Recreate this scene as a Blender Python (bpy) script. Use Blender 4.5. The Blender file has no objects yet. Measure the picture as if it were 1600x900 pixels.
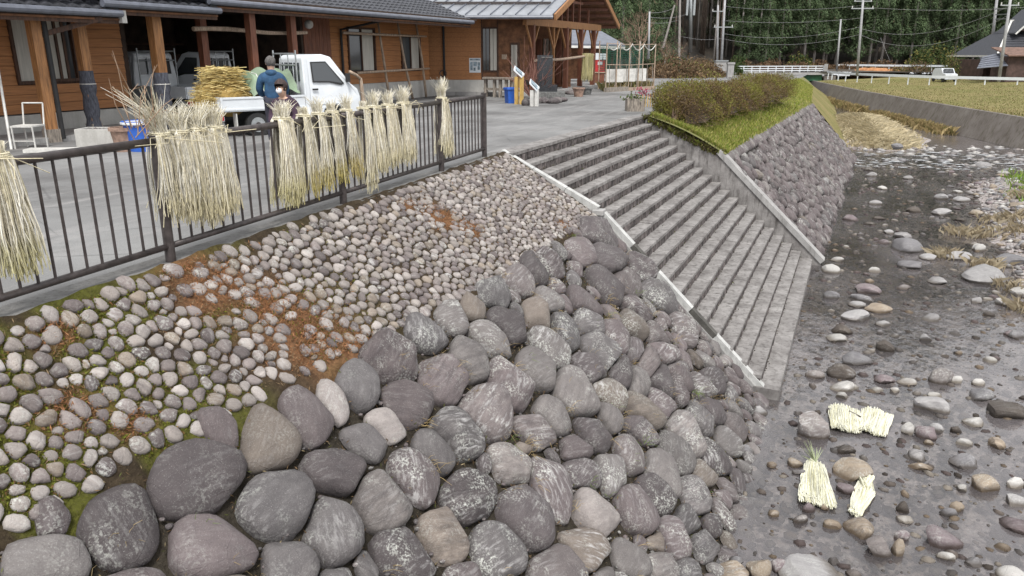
import bpy, math, random
import numpy as np
from mathutils import Vector, Matrix
random.seed(7); RNG = np.random.default_rng(11)
SC = bpy.context.scene; COL = SC.collection
# ------------------------------------------------------------------ camera, sky, sun
F = 1190.0; HOR = 84.0; VPX = 1350.0; H = 1.78
PITCH = math.atan((450 - HOR) / F); PSI = math.atan((VPX - 800) * math.cos(PITCH) / F)
cd = bpy.data.cameras.new('camera'); cam = bpy.data.objects.new('camera', cd); COL.objects.link(cam)
cam.location = (0, 0, H); cam.rotation_euler = (math.pi / 2 - PITCH, 0, PSI)
cd.sensor_width = 36; cd.sensor_fit = 'HORIZONTAL'; cd.lens = F / 1600 * 36; cd.clip_end = 2000; cd.clip_start = .05
SC.camera = cam
SC.view_settings.view_transform = 'Standard'; SC.view_settings.look = 'None'
SC.view_settings.exposure = 1.16; SC.view_settings.gamma = 1
W = bpy.data.worlds.new('World'); SC.world = W; W.use_nodes = True
SUN_EL, SUN_AZ = math.radians(58), math.radians(150)      # azimuth of the sun, clockwise from +Y
wn = W.node_tree; bg = wn.nodes['Background']; sky = wn.nodes.new('ShaderNodeTexSky')
sky.sky_type = 'NISHITA'; sky.sun_disc = False; sky.sun_elevation = SUN_EL; sky.sun_rotation = SUN_AZ
sky.air_density = 1.0; sky.dust_density = 3.0; sky.ozone_density = 1.0
hs = wn.nodes.new('ShaderNodeHueSaturation'); hs.inputs['Saturation'].default_value = .12
wn.links.new(sky.outputs[0], hs.inputs['Color']); cl = wn.nodes.new('ShaderNodeMix'); cl.data_type = 'RGBA'; cl.inputs[0].default_value = .7; cl.inputs[7].default_value = (5.5, 5.6, 5.8, 1)      # an even layer of cloud
wn.links.new(hs.outputs[0], cl.inputs[6]); wn.links.new(cl.outputs[2], bg.inputs[0]); bg.inputs[1].default_value = .105
sd = bpy.data.lights.new('sun', 'SUN'); sd.energy = 1.5; sd.angle = math.radians(14); sd.color = (1, .97, .92)
so = bpy.data.objects.new('sun', sd); COL.objects.link(so)
sdir = Vector((math.sin(SUN_AZ) * math.cos(SUN_EL), math.cos(SUN_AZ) * math.cos(SUN_EL), math.sin(SUN_EL)))
so.rotation_euler = sdir.to_track_quat('Z', 'Y').to_euler(); so.location = sdir * 60
SC.render.engine = 'CYCLES'; SC.cycles.max_bounces = 6; SC.cycles.diffuse_bounces = 3; SC.cycles.glossy_bounces = 3
SC.cycles.transmission_bounces = 4; SC.cycles.transparent_max_bounces = 8
# ------------------------------------------------------------------ survey of the photograph: rays through its pixels
fh = np.array([-math.sin(PSI), math.cos(PSI), 0]); rt = np.array([math.cos(PSI), math.sin(PSI), 0]); up = np.array([0, 0, 1.])
fw = fh * math.cos(PITCH) - up * math.sin(PITCH); uu = fh * math.sin(PITCH) + up * math.cos(PITCH); CP = np.array([0, 0, H])
def ray(x, y): return fw + rt * (x - 800) / F + uu * (450 - y) / F
def atz(x, y, z=0.): d = ray(x, y); return CP + d * (z - H) / d[2]
def atx(x, y, X): d = ray(x, y); return CP + d * X / d[0]
def aty(x, y, Y): d = ray(x, y); return CP + d * Y / d[1]
def atd(x, y, dep): d = ray(x, y); return CP + d * dep / (d @ fh)
def proj(P):
    q = np.asarray(P, float) - CP; z = q @ fw; return 800 + F * (q @ rt) / z, 450 - F * (q @ uu) / z, z
# ------------------------------------------------------------------ object helpers
ORG = {}
def tag(o, label=None, cat=None, group=None, kind=None):
    for k, v in (('label', label), ('category', cat), ('group', group), ('kind', kind)):
        if v: o[k] = v
    return o
def thing(name, loc, label, cat, group=None):
    o = bpy.data.objects.new(name, None); COL.objects.link(o); o.location = loc; o.empty_display_size = .2
    ORG[o] = np.array(loc, float); return tag(o, label, cat, group)
def finish(name, me, mat, parent=None, org=None, smooth=False):
    if smooth: me.polygons.foreach_set('use_smooth', [True] * len(me.polygons))
    if mat: me.materials.append(mat)
    o = bpy.data.objects.new(name, me); COL.objects.link(o)
    if parent: o.parent = parent; ORG[o] = ORG[parent]
    else: o.location = org; ORG[o] = np.array(org, float)
    return o
def attrs(me, tint, sc):
    if tint is not None:
        a = me.attributes.new('tint', 'FLOAT_COLOR', 'POINT'); t = np.ones((len(tint), 4), 'f'); t[:, :3] = tint; a.data.foreach_set('color', t.ravel())
    if sc is not None:
        a = me.attributes.new('sc', 'FLOAT_VECTOR', 'POINT'); a.data.foreach_set('vector', np.asarray(sc, 'f').ravel())
class MB:
    def __init__(s): s.v = []; s.f = []; s.t = []; s.s = []; s.n = 0
    def add(s, v, f, tint=None, sc=None):
        v = np.asarray(v, float).reshape(-1, 3); n = s.n
        s.v.append(v); s.f += [tuple(i + n for i in q) for q in f]; s.n += len(v)
        s.t.append(np.tile(tint if tint is not None else (1, 1, 1), (len(v), 1)) if np.ndim(tint) < 2 else np.asarray(tint))
        s.s.append(v if sc is None else np.asarray(sc)); return s
    def box(s, c, d, R=None, tint=None):
        d = np.array(d) / 2; c = np.array(c, float)
        v = np.array([[x, y, z] for x in (-1, 1) for y in (-1, 1) for z in (-1, 1)]) * d
        if R is not None:
            if np.isscalar(R): a = R; R = np.array([[math.cos(a), -math.sin(a), 0], [math.sin(a), math.cos(a), 0], [0, 0, 1]])
            v = v @ np.asarray(R).T
        return s.add(v + c, [(0, 1, 3, 2), (4, 6, 7, 5), (0, 4, 5, 1), (2, 3, 7, 6), (0, 2, 6, 4), (1, 5, 7, 3)], tint)
    def bar(s, p, q, w, h, upv=(0, 0, 1), tint=None):
        p = np.array(p, float); q = np.array(q, float); a = q - p; L = np.linalg.norm(a); a /= L
        b = np.cross(upv, a); nb = np.linalg.norm(b)
        b = np.cross((0, 1, 0), a) / np.linalg.norm(np.cross((0, 1, 0), a)) if nb < 1e-6 else b / nb
        return s.box((p + q) / 2, (L, w, h), np.stack([a, b, np.cross(a, b)], 1), tint)
    def tube(s, pts, r, n=8, tint=None, cap=True):
        P = np.array(pts, float); m = len(P); r = np.broadcast_to(r, (m,)); T = np.gradient(P, axis=0)
        T /= np.linalg.norm(T, axis=1)[:, None] + 1e-9; ref = np.array([0, 0, 1.]) if abs(T[0][2]) < .9 else np.array([1., 0, 0])
        A = np.cross(T, ref); A /= np.linalg.norm(A, axis=1)[:, None] + 1e-9; B = np.cross(T, A)
        th = np.arange(n) * 2 * math.pi / n
        V = P[:, None] + r[:, None, None] * (np.cos(th)[None, :, None] * A[:, None] + np.sin(th)[None, :, None] * B[:, None])
        f = [(i * n + j, i * n + (j + 1) % n, (i + 1) * n + (j + 1) % n, (i + 1) * n + j) for i in range(m - 1) for j in range(n)]
        if cap: f += [tuple(range(n))[::-1], tuple((m - 1) * n + j for j in range(n))]
        if np.ndim(tint) == 2: tint = np.repeat(np.asarray(tint), n, 0)
        return s.add(V.reshape(-1, 3), f, tint)
    def prism(s, pts, off, tint=None):      # a 3-D polygon pushed along off
        P = np.array(pts, float); n = len(P); V = np.concatenate([P, P + np.array(off, float)])
        return s.add(V, [tuple(range(n))[::-1], tuple(range(n, 2 * n))] + [(i, (i + 1) % n, n + (i + 1) % n, n + i) for i in range(n)], tint)
    def lathe(s, prof, c, n=14, tint=None):
        th = np.arange(n) * 2 * math.pi / n
        V = np.array([[c[0] + r * math.cos(t), c[1] + r * math.sin(t), c[2] + z] for r, z in prof for t in th])
        m = len(prof); f = [(i * n + j, i * n + (j + 1) % n, (i + 1) * n + (j + 1) % n, (i + 1) * n + j) for i in range(m - 1) for j in range(n)]
        return s.add(V, f + [tuple(range(n))[::-1], tuple((m - 1) * n + j for j in range(n))], tint)
    def grid(s, P, tint=None):
        P = np.asarray(P, float); a, b = P.shape[:2]
        f = [(i * b + j, (i + 1) * b + j, (i + 1) * b + j + 1, i * b + j + 1) for i in range(a - 1) for j in range(b - 1)]
        return s.add(P.reshape(-1, 3), f, None if tint is None else np.asarray(tint).reshape(-1, 3))
    def build(s, name, mat, parent=None, org=None, smooth=False, sc=True):
        V = np.concatenate(s.v)
        if parent is None and org is None: org = (V[:, 0].mean(), V[:, 1].mean(), V[:, 2].min())
        o = ORG[parent] if parent else np.array(org, float)
        me = bpy.data.meshes.new(name); me.from_pydata((V - o).tolist(), [], s.f); attrs(me, np.concatenate(s.t), np.concatenate(s.s) if sc else None)
        return finish(name, me, mat, parent, org, smooth)
def cards(name, V, mat, parent=None, org=None, tint=None):        # V: (n,4,3) leaf quads, quickly
    V = np.asarray(V, 'f'); n = len(V); o = ORG[parent] if parent else np.array(org, float)
    me = bpy.data.meshes.new(name); me.vertices.add(n * 4); me.loops.add(n * 4); me.polygons.add(n)
    me.vertices.foreach_set('co', (V - o.astype('f')).ravel()); me.loops.foreach_set('vertex_index', np.arange(n * 4, dtype='i'))
    me.polygons.foreach_set('loop_start', np.arange(n, dtype='i') * 4); me.update(calc_edges=True)
    attrs(me, np.repeat(tint, 4, 0) if tint is not None else None, None)
    return finish(name, me, mat, parent, org)
def copy_tree(o, loc=None, rz=None, **kw):
    c = o.copy(); COL.objects.link(c); ORG[c] = ORG.get(o)
    for ch in o.children:
        d = ch.copy(); COL.objects.link(d); d.parent = c
        for g in ch.children:
            e = g.copy(); COL.objects.link(e); e.parent = d
    if loc is not None: c.location = loc
    if rz is not None: c.rotation_euler[2] = rz
    tag(c, **kw); return c
def rand_unit(n):
    v = RNG.normal(size=(n, 3)); return v / np.linalg.norm(v, axis=1)[:, None]
def leaf_quads(C, size, N=None, asp=.5):     # quads about the centres C, facing N (or anywhere)
    n = len(C); N = rand_unit(n) if N is None else N; A = np.cross(N, rand_unit(n)); A /= np.linalg.norm(A, axis=1)[:, None] + 1e-9
    B = np.cross(N, A); sz = np.broadcast_to(size, (n,))[:, None]; A = A * sz; B = B * sz * asp
    return np.stack([C - A, C - B * .9, C + A, C + B * .9], 1)
def smooth(a, b, x): t = np.clip((x - a) / (b - a), 0, 1); return t * t * (3 - 2 * t)
_NT = RNG.random((64, 64))
def vnoise(x, y):      # value noise on a wrapped lattice
    x = np.asarray(x, float); y = np.asarray(y, float); i = np.floor(x).astype(int); j = np.floor(y).astype(int); u = x - i; v = y - j
    u = u * u * (3 - 2 * u); v = v * v * (3 - 2 * v); g = lambda a, b: _NT[a % 64, b % 64]
    return (g(i, j) * (1 - u) + g(i + 1, j) * u) * (1 - v) + (g(i, j + 1) * (1 - u) + g(i + 1, j + 1) * u) * v
# ------------------------------------------------------------------ materials
class NM:
    def __init__(s, name):
        s.m = bpy.data.materials.new(name); s.m.use_nodes = True; s.t = s.m.node_tree; s.b = s.t.nodes['Principled BSDF']; s.out = s.t.nodes['Material Output']
    def n(s, typ, **kw):
        x = s.t.nodes.new('ShaderNode' + typ)
        for k, v in kw.items(): setattr(x, k, v)
        return x
    def l(s, a, b): s.t.links.new(a, b)
    def coord(s, scale=(1, 1, 1), attr=None, rot=(0, 0, 0)):
        if attr: c = s.n('Attribute', attribute_name=attr).outputs['Vector']
        else: c = s.n('TexCoord').outputs['Object']
        m = s.n('Mapping'); m.inputs['Scale'].default_value = scale; m.inputs['Rotation'].default_value = rot; s.l(c, m.inputs[0]); return m.outputs[0]
    def noise(s, vec, scale, detail=4, rough=.6):
        x = s.n('TexNoise'); x.inputs['Scale'].default_value = scale; x.inputs['Detail'].default_value = detail; x.inputs['Roughness'].default_value = rough
        s.l(vec, x.inputs['Vector']); return x.outputs['Fac']
    def voro(s, vec, scale, feature='F1', out='Distance'):
        x = s.n('TexVoronoi', feature=feature); x.inputs['Scale'].default_value = scale; s.l(vec, x.inputs['Vector']); return x.outputs[out]
    def ramp(s, fac, a, b, lo=0., hi=1.):
        x = s.n('MapRange'); x.inputs[1].default_value = a; x.inputs[2].default_value = b; x.inputs[3].default_value = lo; x.inputs[4].default_value = hi; s.l(fac, x.inputs[0]); return x.outputs[0]
    def mix(s, fac, a, b, blend='MIX'):
        x = s.n('Mix', data_type='RGBA', blend_type=blend)
        for i, v in ((0, fac), (6, a), (7, b)):
            if hasattr(v, 'is_linked') or hasattr(v, 'links'): s.l(v, x.inputs[i])
            elif i == 0: x.inputs[0].default_value = v
            else: x.inputs[i].default_value = (*v, 1)
        return x.outputs[2]
    def mul(s, a, b, op='MULTIPLY'):
        x = s.n('Math', operation=op)
        for i, v in ((0, a), (1, b)):
            if hasattr(v, 'links'): s.l(v, x.inputs[i])
            else: x.inputs[i].default_value = v
        return x.outputs[0]
    def bump(s, h, st=.4, dist=.02):
        x = s.n('Bump'); x.inputs['Strength'].default_value = st; x.inputs['Distance'].default_value = dist; s.l(h, x.inputs['Height']); s.l(x.outputs[0], s.b.inputs['Normal']); return s
    def col(s, c):
        if hasattr(c, 'links'): s.l(c, s.b.inputs['Base Color'])
        else: s.b.inputs['Base Color'].default_value = (*c, 1)
        return s
    def rough(s, r, metal=0., spec=.5):
        s.b.inputs['Roughness'].default_value = r; s.b.inputs['Metallic'].default_value = metal; s.b.inputs['Specular IOR Level'].default_value = spec; return s
def plain(name, c, r=.7, var=.25, scale=6, metal=0., bump=.2, stretch=(1, 1, 1), c2=None, tint=False, bd=.01):
    m = NM(name); v = m.coord(stretch); f = m.noise(v, scale, 5)
    c2 = c2 or tuple(x * (1 - 2 * var) for x in c); c1 = tuple(min(1, x * (1 + var)) for x in c)
    k = m.mix(m.ramp(f, .3, .7), c2, c1)
    if tint: k = m.mix(1., k, m.n('Attribute', attribute_name='tint').outputs['Color'], 'MULTIPLY')
    m.col(k).rough(r, metal)
    if bump: m.bump(m.noise(v, scale * 5, 4), bump, bd)
    return m.m
def rock_material(name, lichen=.5, wet=0.):
    m = NM(name); t = m.n('Attribute', attribute_name='tint').outputs['Color']; a = m.coord((1, 1, 1), 'sc'); st = m.coord((1.1, 5.5, 3.2), 'sc'); per = m.noise(a, .13, 1, .5); per2 = m.noise(m.coord((1, 1, 1), 'sc', (1, 0, 2)), .17, 1, .5)
    s1 = m.noise(st, 2.6, 6, .7); s2 = m.noise(a, 7, 6, .7); s3 = m.noise(a, 46, 3, .6); big = m.noise(a, 3.2, 2)
    c = m.mix(m.ramp(per, .45, .72, .2, 1.), t, m.mix(1., t, m.mix(m.ramp(s1, .36, .64), (.52, .50, .51), (1.42, 1.40, 1.38)), 'MULTIPLY'))
    c = m.mix(m.ramp(s2, .35, .75, 0, .55), c, m.mix(1., t, (.55, .53, .56), 'MULTIPLY'))
    vein = m.noise(st, 5.5, 5, .6); fr = m.mul(m.ramp(vein, .50, .64), m.mul(m.ramp(m.noise(a, 2.1, 3), .40, .60), m.ramp(per2, .44, .64, .18, 1.))); c = m.mix(m.mul(fr, .7), c, (.43, .42, .415))
    lf = m.mul(m.ramp(m.mul(s3, m.mul(m.noise(a, 15, 4, .7), .6), 'ADD'), .79, .94), m.mul(m.ramp(big, .46, .66), m.ramp(per2, .42, .58, .25, 1.))); c = m.mix(m.mul(lf, lichen), c, (.50, .51, .47))
    sp = m.noise(a, 120, 2, .5); c = m.mix(m.ramp(sp, .6, .74, 0, .22), c, (.55, .54, .52)); c = m.mix(m.ramp(sp, .42, .3, 0, .3), c, (.06, .055, .055))
    if wet:      # stones stay wet just above the stream
        g = m.n('NewGeometry').outputs['Position']; sx = m.n('SeparateXYZ'); m.l(g, sx.inputs[0]); wl_ = m.ramp(m.mul(sx.outputs[2], m.mul(s2, .06), 'SUBTRACT'), -4.02, -3.965, .9, 0.); c = m.mix(wl_, c, m.mix(1., t, (.28, .24, .2), 'MULTIPLY'))
    m.col(c).rough(.86 - .3 * wet, 0, .4)
    h = m.mul(m.mul(s2, .7), m.mul(s3, .3), 'ADD'); m.bump(m.mul(h, m.mul(m.ramp(m.voro(a, 5, 'DISTANCE_TO_EDGE'), 0., .03), .12), 'ADD'), .75, .024); return m.m
MAT = {}
MAT['rock'] = rock_material('river_boulder', .8); MAT['cobble'] = rock_material('cobble_stone', .75); MAT['wetrock'] = rock_material('stream_stone', .45, .35)
def ground_bank():
    m = NM('mossy_mortar'); v = m.coord(); t = m.n('Attribute', attribute_name='tint').outputs['Color']
    f = m.noise(v, 18, 6, .7); g = m.noise(v, 70, 4, .7)
    c = m.mix(m.ramp(f, .3, .7), m.mix(1., t, (.45, .42, .40), 'MULTIPLY'), m.mix(1., t, (1.3, 1.3, 1.25), 'MULTIPLY'))
    c = m.mix(m.ramp(g, .55, .75, 0, .5), c, (.16, .13, .09)); m.col(c).rough(.95, 0, .2).bump(m.mul(f, g, 'ADD'), .9, .03); return m.m
MAT['bank'] = ground_bank()
def asphalt():
    m = NM('worn_asphalt'); v = m.coord(); f = m.noise(v, .35, 5, .6); g = m.noise(v, 90, 3, .8); st = m.noise(m.coord((2.2, .25, 1)), 1.3, 5, .65); cr = m.voro(v, .55, 'DISTANCE_TO_EDGE')
    c = m.mix(m.ramp(f, .32, .68), (.105, .103, .102), (.25, .251, .25)); c = m.mix(m.ramp(st, .5, .7, 0, .6), c, (.30, .29, .285)); c = m.mix(m.ramp(m.noise(v, .9, 6, .75), .55, .72, 0, .5), c, (.085, .083, .08))
    c = m.mix(m.ramp(g, .35, .7), m.mix(1., c, (.72, .72, .73), 'MULTIPLY'), m.mix(1., c, (1.25, 1.24, 1.22), 'MULTIPLY'))
    c = m.mix(m.ramp(m.mul(cr, m.mul(m.noise(v, 2, 4), .02), 'ADD'), .010, .018, .45, 0), c, (.06, .06, .06))
    m.col(c).rough(.88, 0, .3).bump(g, .35, .008); return m.m
MAT['asphalt'] = asphalt()
def concrete(name, a, b, stain=(.10, .095, .085), sc=1., amt=.6):
    m = NM(name); v = m.coord(); f = m.noise(v, 1.6 * sc, 6, .7); g = m.noise(v, 38 * sc, 4, .7); d = m.noise(m.coord((3, 3, .5)), 2.5 * sc, 5, .7)
    c = m.mix(m.ramp(f, .3, .7), a, b); c = m.mix(m.ramp(d, .5, .72, 0, amt), c, stain); c = m.mix(m.ramp(g, .5, .75, 0, .3), c, tuple(x * .5 for x in a))
    m.col(c).rough(.9, 0, .3).bump(m.mul(f, g, 'ADD'), .4, .012); return m.m
MAT['concrete'] = concrete('weathered_concrete', (.27, .265, .26), (.40, .39, .38)); MAT['base'] = concrete('base_concrete', (.42, .41, .39), (.55, .54, .51), (.25, .24, .21), .8, .4)
MAT['tread'] = concrete('step_concrete', (.135, .125, .12), (.33, .315, .305), (.05, .044, .04), 1.3, .85); MAT['white_curb'] = concrete('pale_curb', (.36, .36, .35), (.56, .56, .545), (.20, .195, .185), 2, .65)
MAT['kerb'] = concrete('grimy_kerb', (.115, .112, .108), (.22, .215, .205), (.05, .048, .04), 3, .7)
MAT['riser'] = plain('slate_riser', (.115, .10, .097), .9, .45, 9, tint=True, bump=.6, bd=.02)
MAT['wood'] = plain('larch_board', (.39, .170, .062), .65, .16, 3, stretch=(6, .6, 14), bump=.3)
MAT['post'] = plain('honey_timber', (.36, .17, .065), .6, .28, 4, stretch=(9, 9, .7)); MAT['redpost'] = plain('red_brown_timber', (.19, .07, .038), .6, .3, 4, stretch=(9, 9, .7))
MAT['darkwood'] = plain('dark_timber', (.075, .035, .02), .7, .35, 4, stretch=(6, 6, 1)); MAT['greywood'] = plain('grey_weathered_wood', (.30, .26, .22), .85, .35, 5, stretch=(5, 5, 1), bump=.5)
MAT['pole_wood'] = plain('peeled_pole', (.42, .32, .24), .8, .3, 5, stretch=(5, 5, 1), bump=.4)
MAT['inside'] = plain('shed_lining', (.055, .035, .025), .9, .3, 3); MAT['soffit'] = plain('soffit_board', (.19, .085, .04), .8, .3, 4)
MAT['tile'] = plain('glazed_roof_tile', (.05, .052, .062), .55, .3, 9, bump=.25); MAT['metalroof'] = plain('grey_sheet_roof', (.30, .315, .34), .38, .15, 1.2, .3, bump=.05)
MAT['gutter'] = plain('slate_gutter', (.13, .14, .17), .4, .15, 4, bump=.05); MAT['white'] = plain('white_enamel', (.66, .69, .72), .28, .05, 3, bump=.02); MAT['offwhite'] = plain('faded_white', (.62, .61, .58), .6, .15, 5)
MAT['black'] = plain('black_rubber', (.02, .02, .021), .7, .2, 6); MAT['dark'] = plain('dark_steel', (.07, .058, .056), .45, .25, 14, .3, bump=.12); MAT['steel'] = plain('galvanised_steel', (.42, .44, .45), .4, .15, 8, .7)
MAT['glass'] = NM('window_glass').col((.05, .055, .06)).rough(.06, 0, .8).m; MAT['curtain'] = plain('curtain_cloth', (.52, .50, .45), .9, .12, 3, stretch=(9, 9, .4))
def straw(name, mult=1.):
    m = NM(name); t = m.n('Attribute', attribute_name='tint').outputs['Color']; f = m.noise(m.coord(), 40, 3)
    m.col(m.mix(1., t, m.mix(m.ramp(f, .3, .7), (.75 * mult,) * 3, (1.1 * mult,) * 3), 'MULTIPLY')).rough(.65, 0, .3); return m.m
MAT['straw'] = straw('pale_straw')
def leafy(name):
    m = NM(name); t = m.n('Attribute', attribute_name='tint').outputs['Color']; m.col(t).rough(.75, 0, .25)
    tr = m.n('BsdfTranslucent'); m.l(t, tr.inputs[0]); mx = m.n('MixShader'); mx.inputs[0].default_value = .25; m.l(m.b.outputs[0], mx.inputs[1]); m.l(tr.outputs[0], mx.inputs[2]); m.l(mx.outputs[0], m.out.inputs[0]); return m.m
MAT['leaf'] = leafy('foliage'); MAT['bark'] = plain('bark', (.16, .12, .095), .9, .4, 6, stretch=(4, 4, .6), bump=.5); MAT['palebark'] = plain('pale_bark', (.34, .31, .29), .9, .3, 6, stretch=(4, 4, .6))
MAT['twig'] = plain('dry_twig', (.22, .15, .105), .9, .3, 8)
MAT['grass'] = plain('grass_ground', (.115, .125, .035), .95, .35, 2.5, c2=(.14, .12, .055), bump=.6, bd=.04); MAT['drygrass'] = plain('dry_bank_grass', (.165, .155, .06), .95, .2, .7, c2=(.24, .195, .10), bump=.7, bd=.05)
MAT['soil'] = plain('dark_soil', (.10, .075, .05), .95, .4, 5, bump=.8, bd=.04); MAT['forestfloor'] = plain('forest_floor', (.06, .047, .035), .95, .4, .3, c2=(.03, .027, .024), bump=.5)
MAT['farwall'] = concrete('stained_river_wall', (.125, .108, .097), (.215, .195, .178), (.075, .062, .04), .5, .9)
MAT['sand'] = plain('reed_sand', (.46, .37, .22), .95, .25, 1.2, bump=.6, bd=.05)
def mown():
    m = NM('mown_bank'); v = m.coord(); a = m.noise(v, .12, 5, .65); b = m.noise(v, .9, 6, .75); d = m.noise(m.coord((1, 1, 1)), 6, 4, .8)
    c = m.mix(m.ramp(a, .35, .65), (.145, .15, .05), (.235, .195, .09)); c = m.mix(m.ramp(b, .45, .7, 0, .6), c, (.26, .21, .115)); c = m.mix(m.ramp(b, .45, .28, 0, .5), c, (.10, .12, .035)); c = m.mix(m.ramp(d, .5, .8, 0, .4), c, (.12, .105, .05))
    m.col(c).rough(.95, 0, .1).bump(m.mul(b, d, 'ADD'), .8, .08); return m.m
MAT['drygrass'] = mown()
def bed():
    m = NM('pebble_bed'); v = m.coord((1, 1, 1)); w = m.coord((1, .75, 1)); c1 = m.voro(w, 11, 'F1', 'Color'); d1 = m.voro(w, 11); d2 = m.voro(w, 27); c2 = m.voro(w, 27, 'F1', 'Color'); f = m.noise(v, .6, 4)
    sep = m.n('SeparateColor'); m.l(c1, sep.inputs[0]); sp2 = m.n('SeparateColor'); m.l(c2, sp2.inputs[0])
    c = m.mix(sep.outputs[0], (.27, .238, .236), (.44, .40, .396)); c = m.mix(m.mul(sep.outputs[1], .4), c, (.23, .18, .14)); c = m.mix(m.ramp(sp2.outputs[0], .7, .95, 0, .8), c, (.36, .345, .335))
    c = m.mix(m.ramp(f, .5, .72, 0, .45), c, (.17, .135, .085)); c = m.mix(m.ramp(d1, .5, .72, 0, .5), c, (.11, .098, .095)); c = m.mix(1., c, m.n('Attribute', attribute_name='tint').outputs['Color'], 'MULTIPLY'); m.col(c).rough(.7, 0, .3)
    m.bump(m.mul(m.mul(d1, -1.), m.mul(d2, -.4), 'ADD'), .9, .05); return m.m
MAT['bed'] = bed()
def water():
    m = NM('stream_water'); v = m.coord((1, .45, 1), rot=(0, 0, .25)); h = m.mul(m.noise(v, 2.2, 5, .6), m.mul(m.noise(v, 9, 3, .6), .3), 'ADD')
    b = m.n('Bump'); b.inputs['Strength'].default_value = .6; b.inputs['Distance'].default_value = .04; m.l(h, b.inputs['Height'])
    fr = m.n('Fresnel'); fr.inputs[0].default_value = 1.75; m.l(b.outputs[0], fr.inputs[1]); gl = m.n('BsdfGlossy'); gl.inputs['Roughness'].default_value = .07; m.l(b.outputs[0], gl.inputs['Normal'])
    tr = m.n('BsdfTransparent'); tr.inputs[0].default_value = (.88, .87, .85, 1); df = m.n('BsdfDiffuse'); df.inputs[0].default_value = (.40, .365, .375, 1); m0 = m.n('MixShader'); m.l(m.ramp(m.noise(m.coord((1, .5, 1)), .45, 3), .35, .65, .08, .26), m0.inputs[0]); m.l(tr.outputs[0], m0.inputs[1]); m.l(df.outputs[0], m0.inputs[2]); mx = m.n('MixShader'); m.l(fr.outputs[0], mx.inputs[0]); m.l(m0.outputs[0], mx.inputs[1]); m.l(gl.outputs[0], mx.inputs[2])
    m.l(mx.outputs[0], m.out.inputs[0]); return m.m
MAT['water'] = water()
# ------------------------------------------------------------------ ground, road, river
WZ = -4.02; Y0S, Y1S = 13.2, 22.75
def zroad(Y): return -1.1 * smooth(38, 112, np.asarray(Y, float))
def xedge(Y): return -5.05 - .065 * Y
def xfence(Y): return -5.03 - .078 * Y
def xbend(Y): return -4.05 - .062 * np.maximum(0, 8.5 - np.asarray(Y, float))
def upstream(Y): return .22 * smooth(46, 52, Y)      # the small step in the stream bed
ys = np.concatenate([np.arange(-12, 13.2, 1.4), [13.2, 16, 19, 22.75, 26, 30, 35, 40, 46, 54, 64, 76, 90, 104, 118, 135]])
def road_right(Y): return xedge(Y) - .02 if Y < 13.2 else (-5.86 if Y <= 22.76 else (-5.6 if Y < 45 else -5.6 - .02 * (Y - 45)))
mb = MB(); mb.grid([[(-70 + (road_right(y) + 70) * u, y, zroad(y)) for u in (0, .3, .55, .7, .82, .92, 1)] for y in ys]); tag(mb.build('road', MAT['asphalt'], org=(0, 0, 0)), kind='structure')
mb = MB(); mb.grid([[(x, y, -6.5) for x in (-120, 0, 160)] for y in (-30, 100, 340)]); tag(mb.build('subsoil', MAT['soil'], org=(0, 50, -6.5)), kind='structure')
# concrete kerb under the fence
mb = MB(); yk = np.arange(-3, 13.3, .4)
P = [[(xedge(y) - .27, y, .004), (xedge(y) - .26, y, .022), (xedge(y) + .02, y, .02), (xedge(y) + .05, y, -.25)] for y in yk]; mb.grid(P)
tag(mb.build('kerb_strip', MAT['kerb'], org=(-5.4, 5, 0)), kind='structure')
# river bed, one sheet under the water
def bedz(X, Y):
    bar = .46 * smooth(2.4, 6.2, X - .05 * (Y - 14)) * smooth(9, 17, Y) * (1 - smooth(40, 46, Y)); sand = .56 * smooth(50.5, 54, Y) * (1 - smooth(70, 86, Y)) * np.exp(-((X - (2.0 - .075 * (Y - 52))) / 2.1) ** 2)
    rough = .09 * (vnoise(X * .8 + 9, Y * .6) - .5) + .14 * (vnoise(X * .25, Y * .2 + 5) - .5); pool = -.22 * smooth(17, 24, Y) * (1 - smooth(41, 46, Y)) * (1 - smooth(1.5, 4.5, X))
    return WZ - .155 + bar + sand * 1.1 + rough + pool + upstream(Y) * 1.15
def pool_reflection(x, y):  # darkness of the forest mirrored in the pool, put into the bed colour
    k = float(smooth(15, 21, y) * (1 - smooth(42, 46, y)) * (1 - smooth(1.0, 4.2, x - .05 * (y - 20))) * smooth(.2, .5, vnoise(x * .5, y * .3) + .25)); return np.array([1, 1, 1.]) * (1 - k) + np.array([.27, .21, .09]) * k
gy = np.concatenate([np.arange(1, 30, .3), np.arange(30, 60, .6), np.arange(60, 150, 3)]); gx = np.concatenate([np.arange(-1.6, 9, .3), np.arange(9, 26, 1.2)])
gxx = lambda y: gx + np.where(y > 44, -(y - 44) * .14, 0)
mb = MB(); mb.grid([[(x, y, float(bedz(x + (.14 * (y - 44) if y > 86 else 0), y))) for x in (gxx(y) if y > 44 else gx)] for y in gy], [[pool_reflection(x, y) for x in gx] for y in gy]); tag(mb.build('river_bed', MAT['bed'], org=(0, 0, WZ), smooth=True), kind='structure')
wy = np.concatenate([np.arange(1, 46, 4), np.arange(46, 53, .5), np.arange(54, 150, 6)]); mb = MB()
mb.grid([[(a - (max(0, y - 44) * .14), y, WZ + float(upstream(y))) for a in (26, 8, 3, -1.6)] for y in wy]); tag(mb.build('river_water', MAT['water'], org=(0, 0, WZ), smooth=True), kind='structure')
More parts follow.
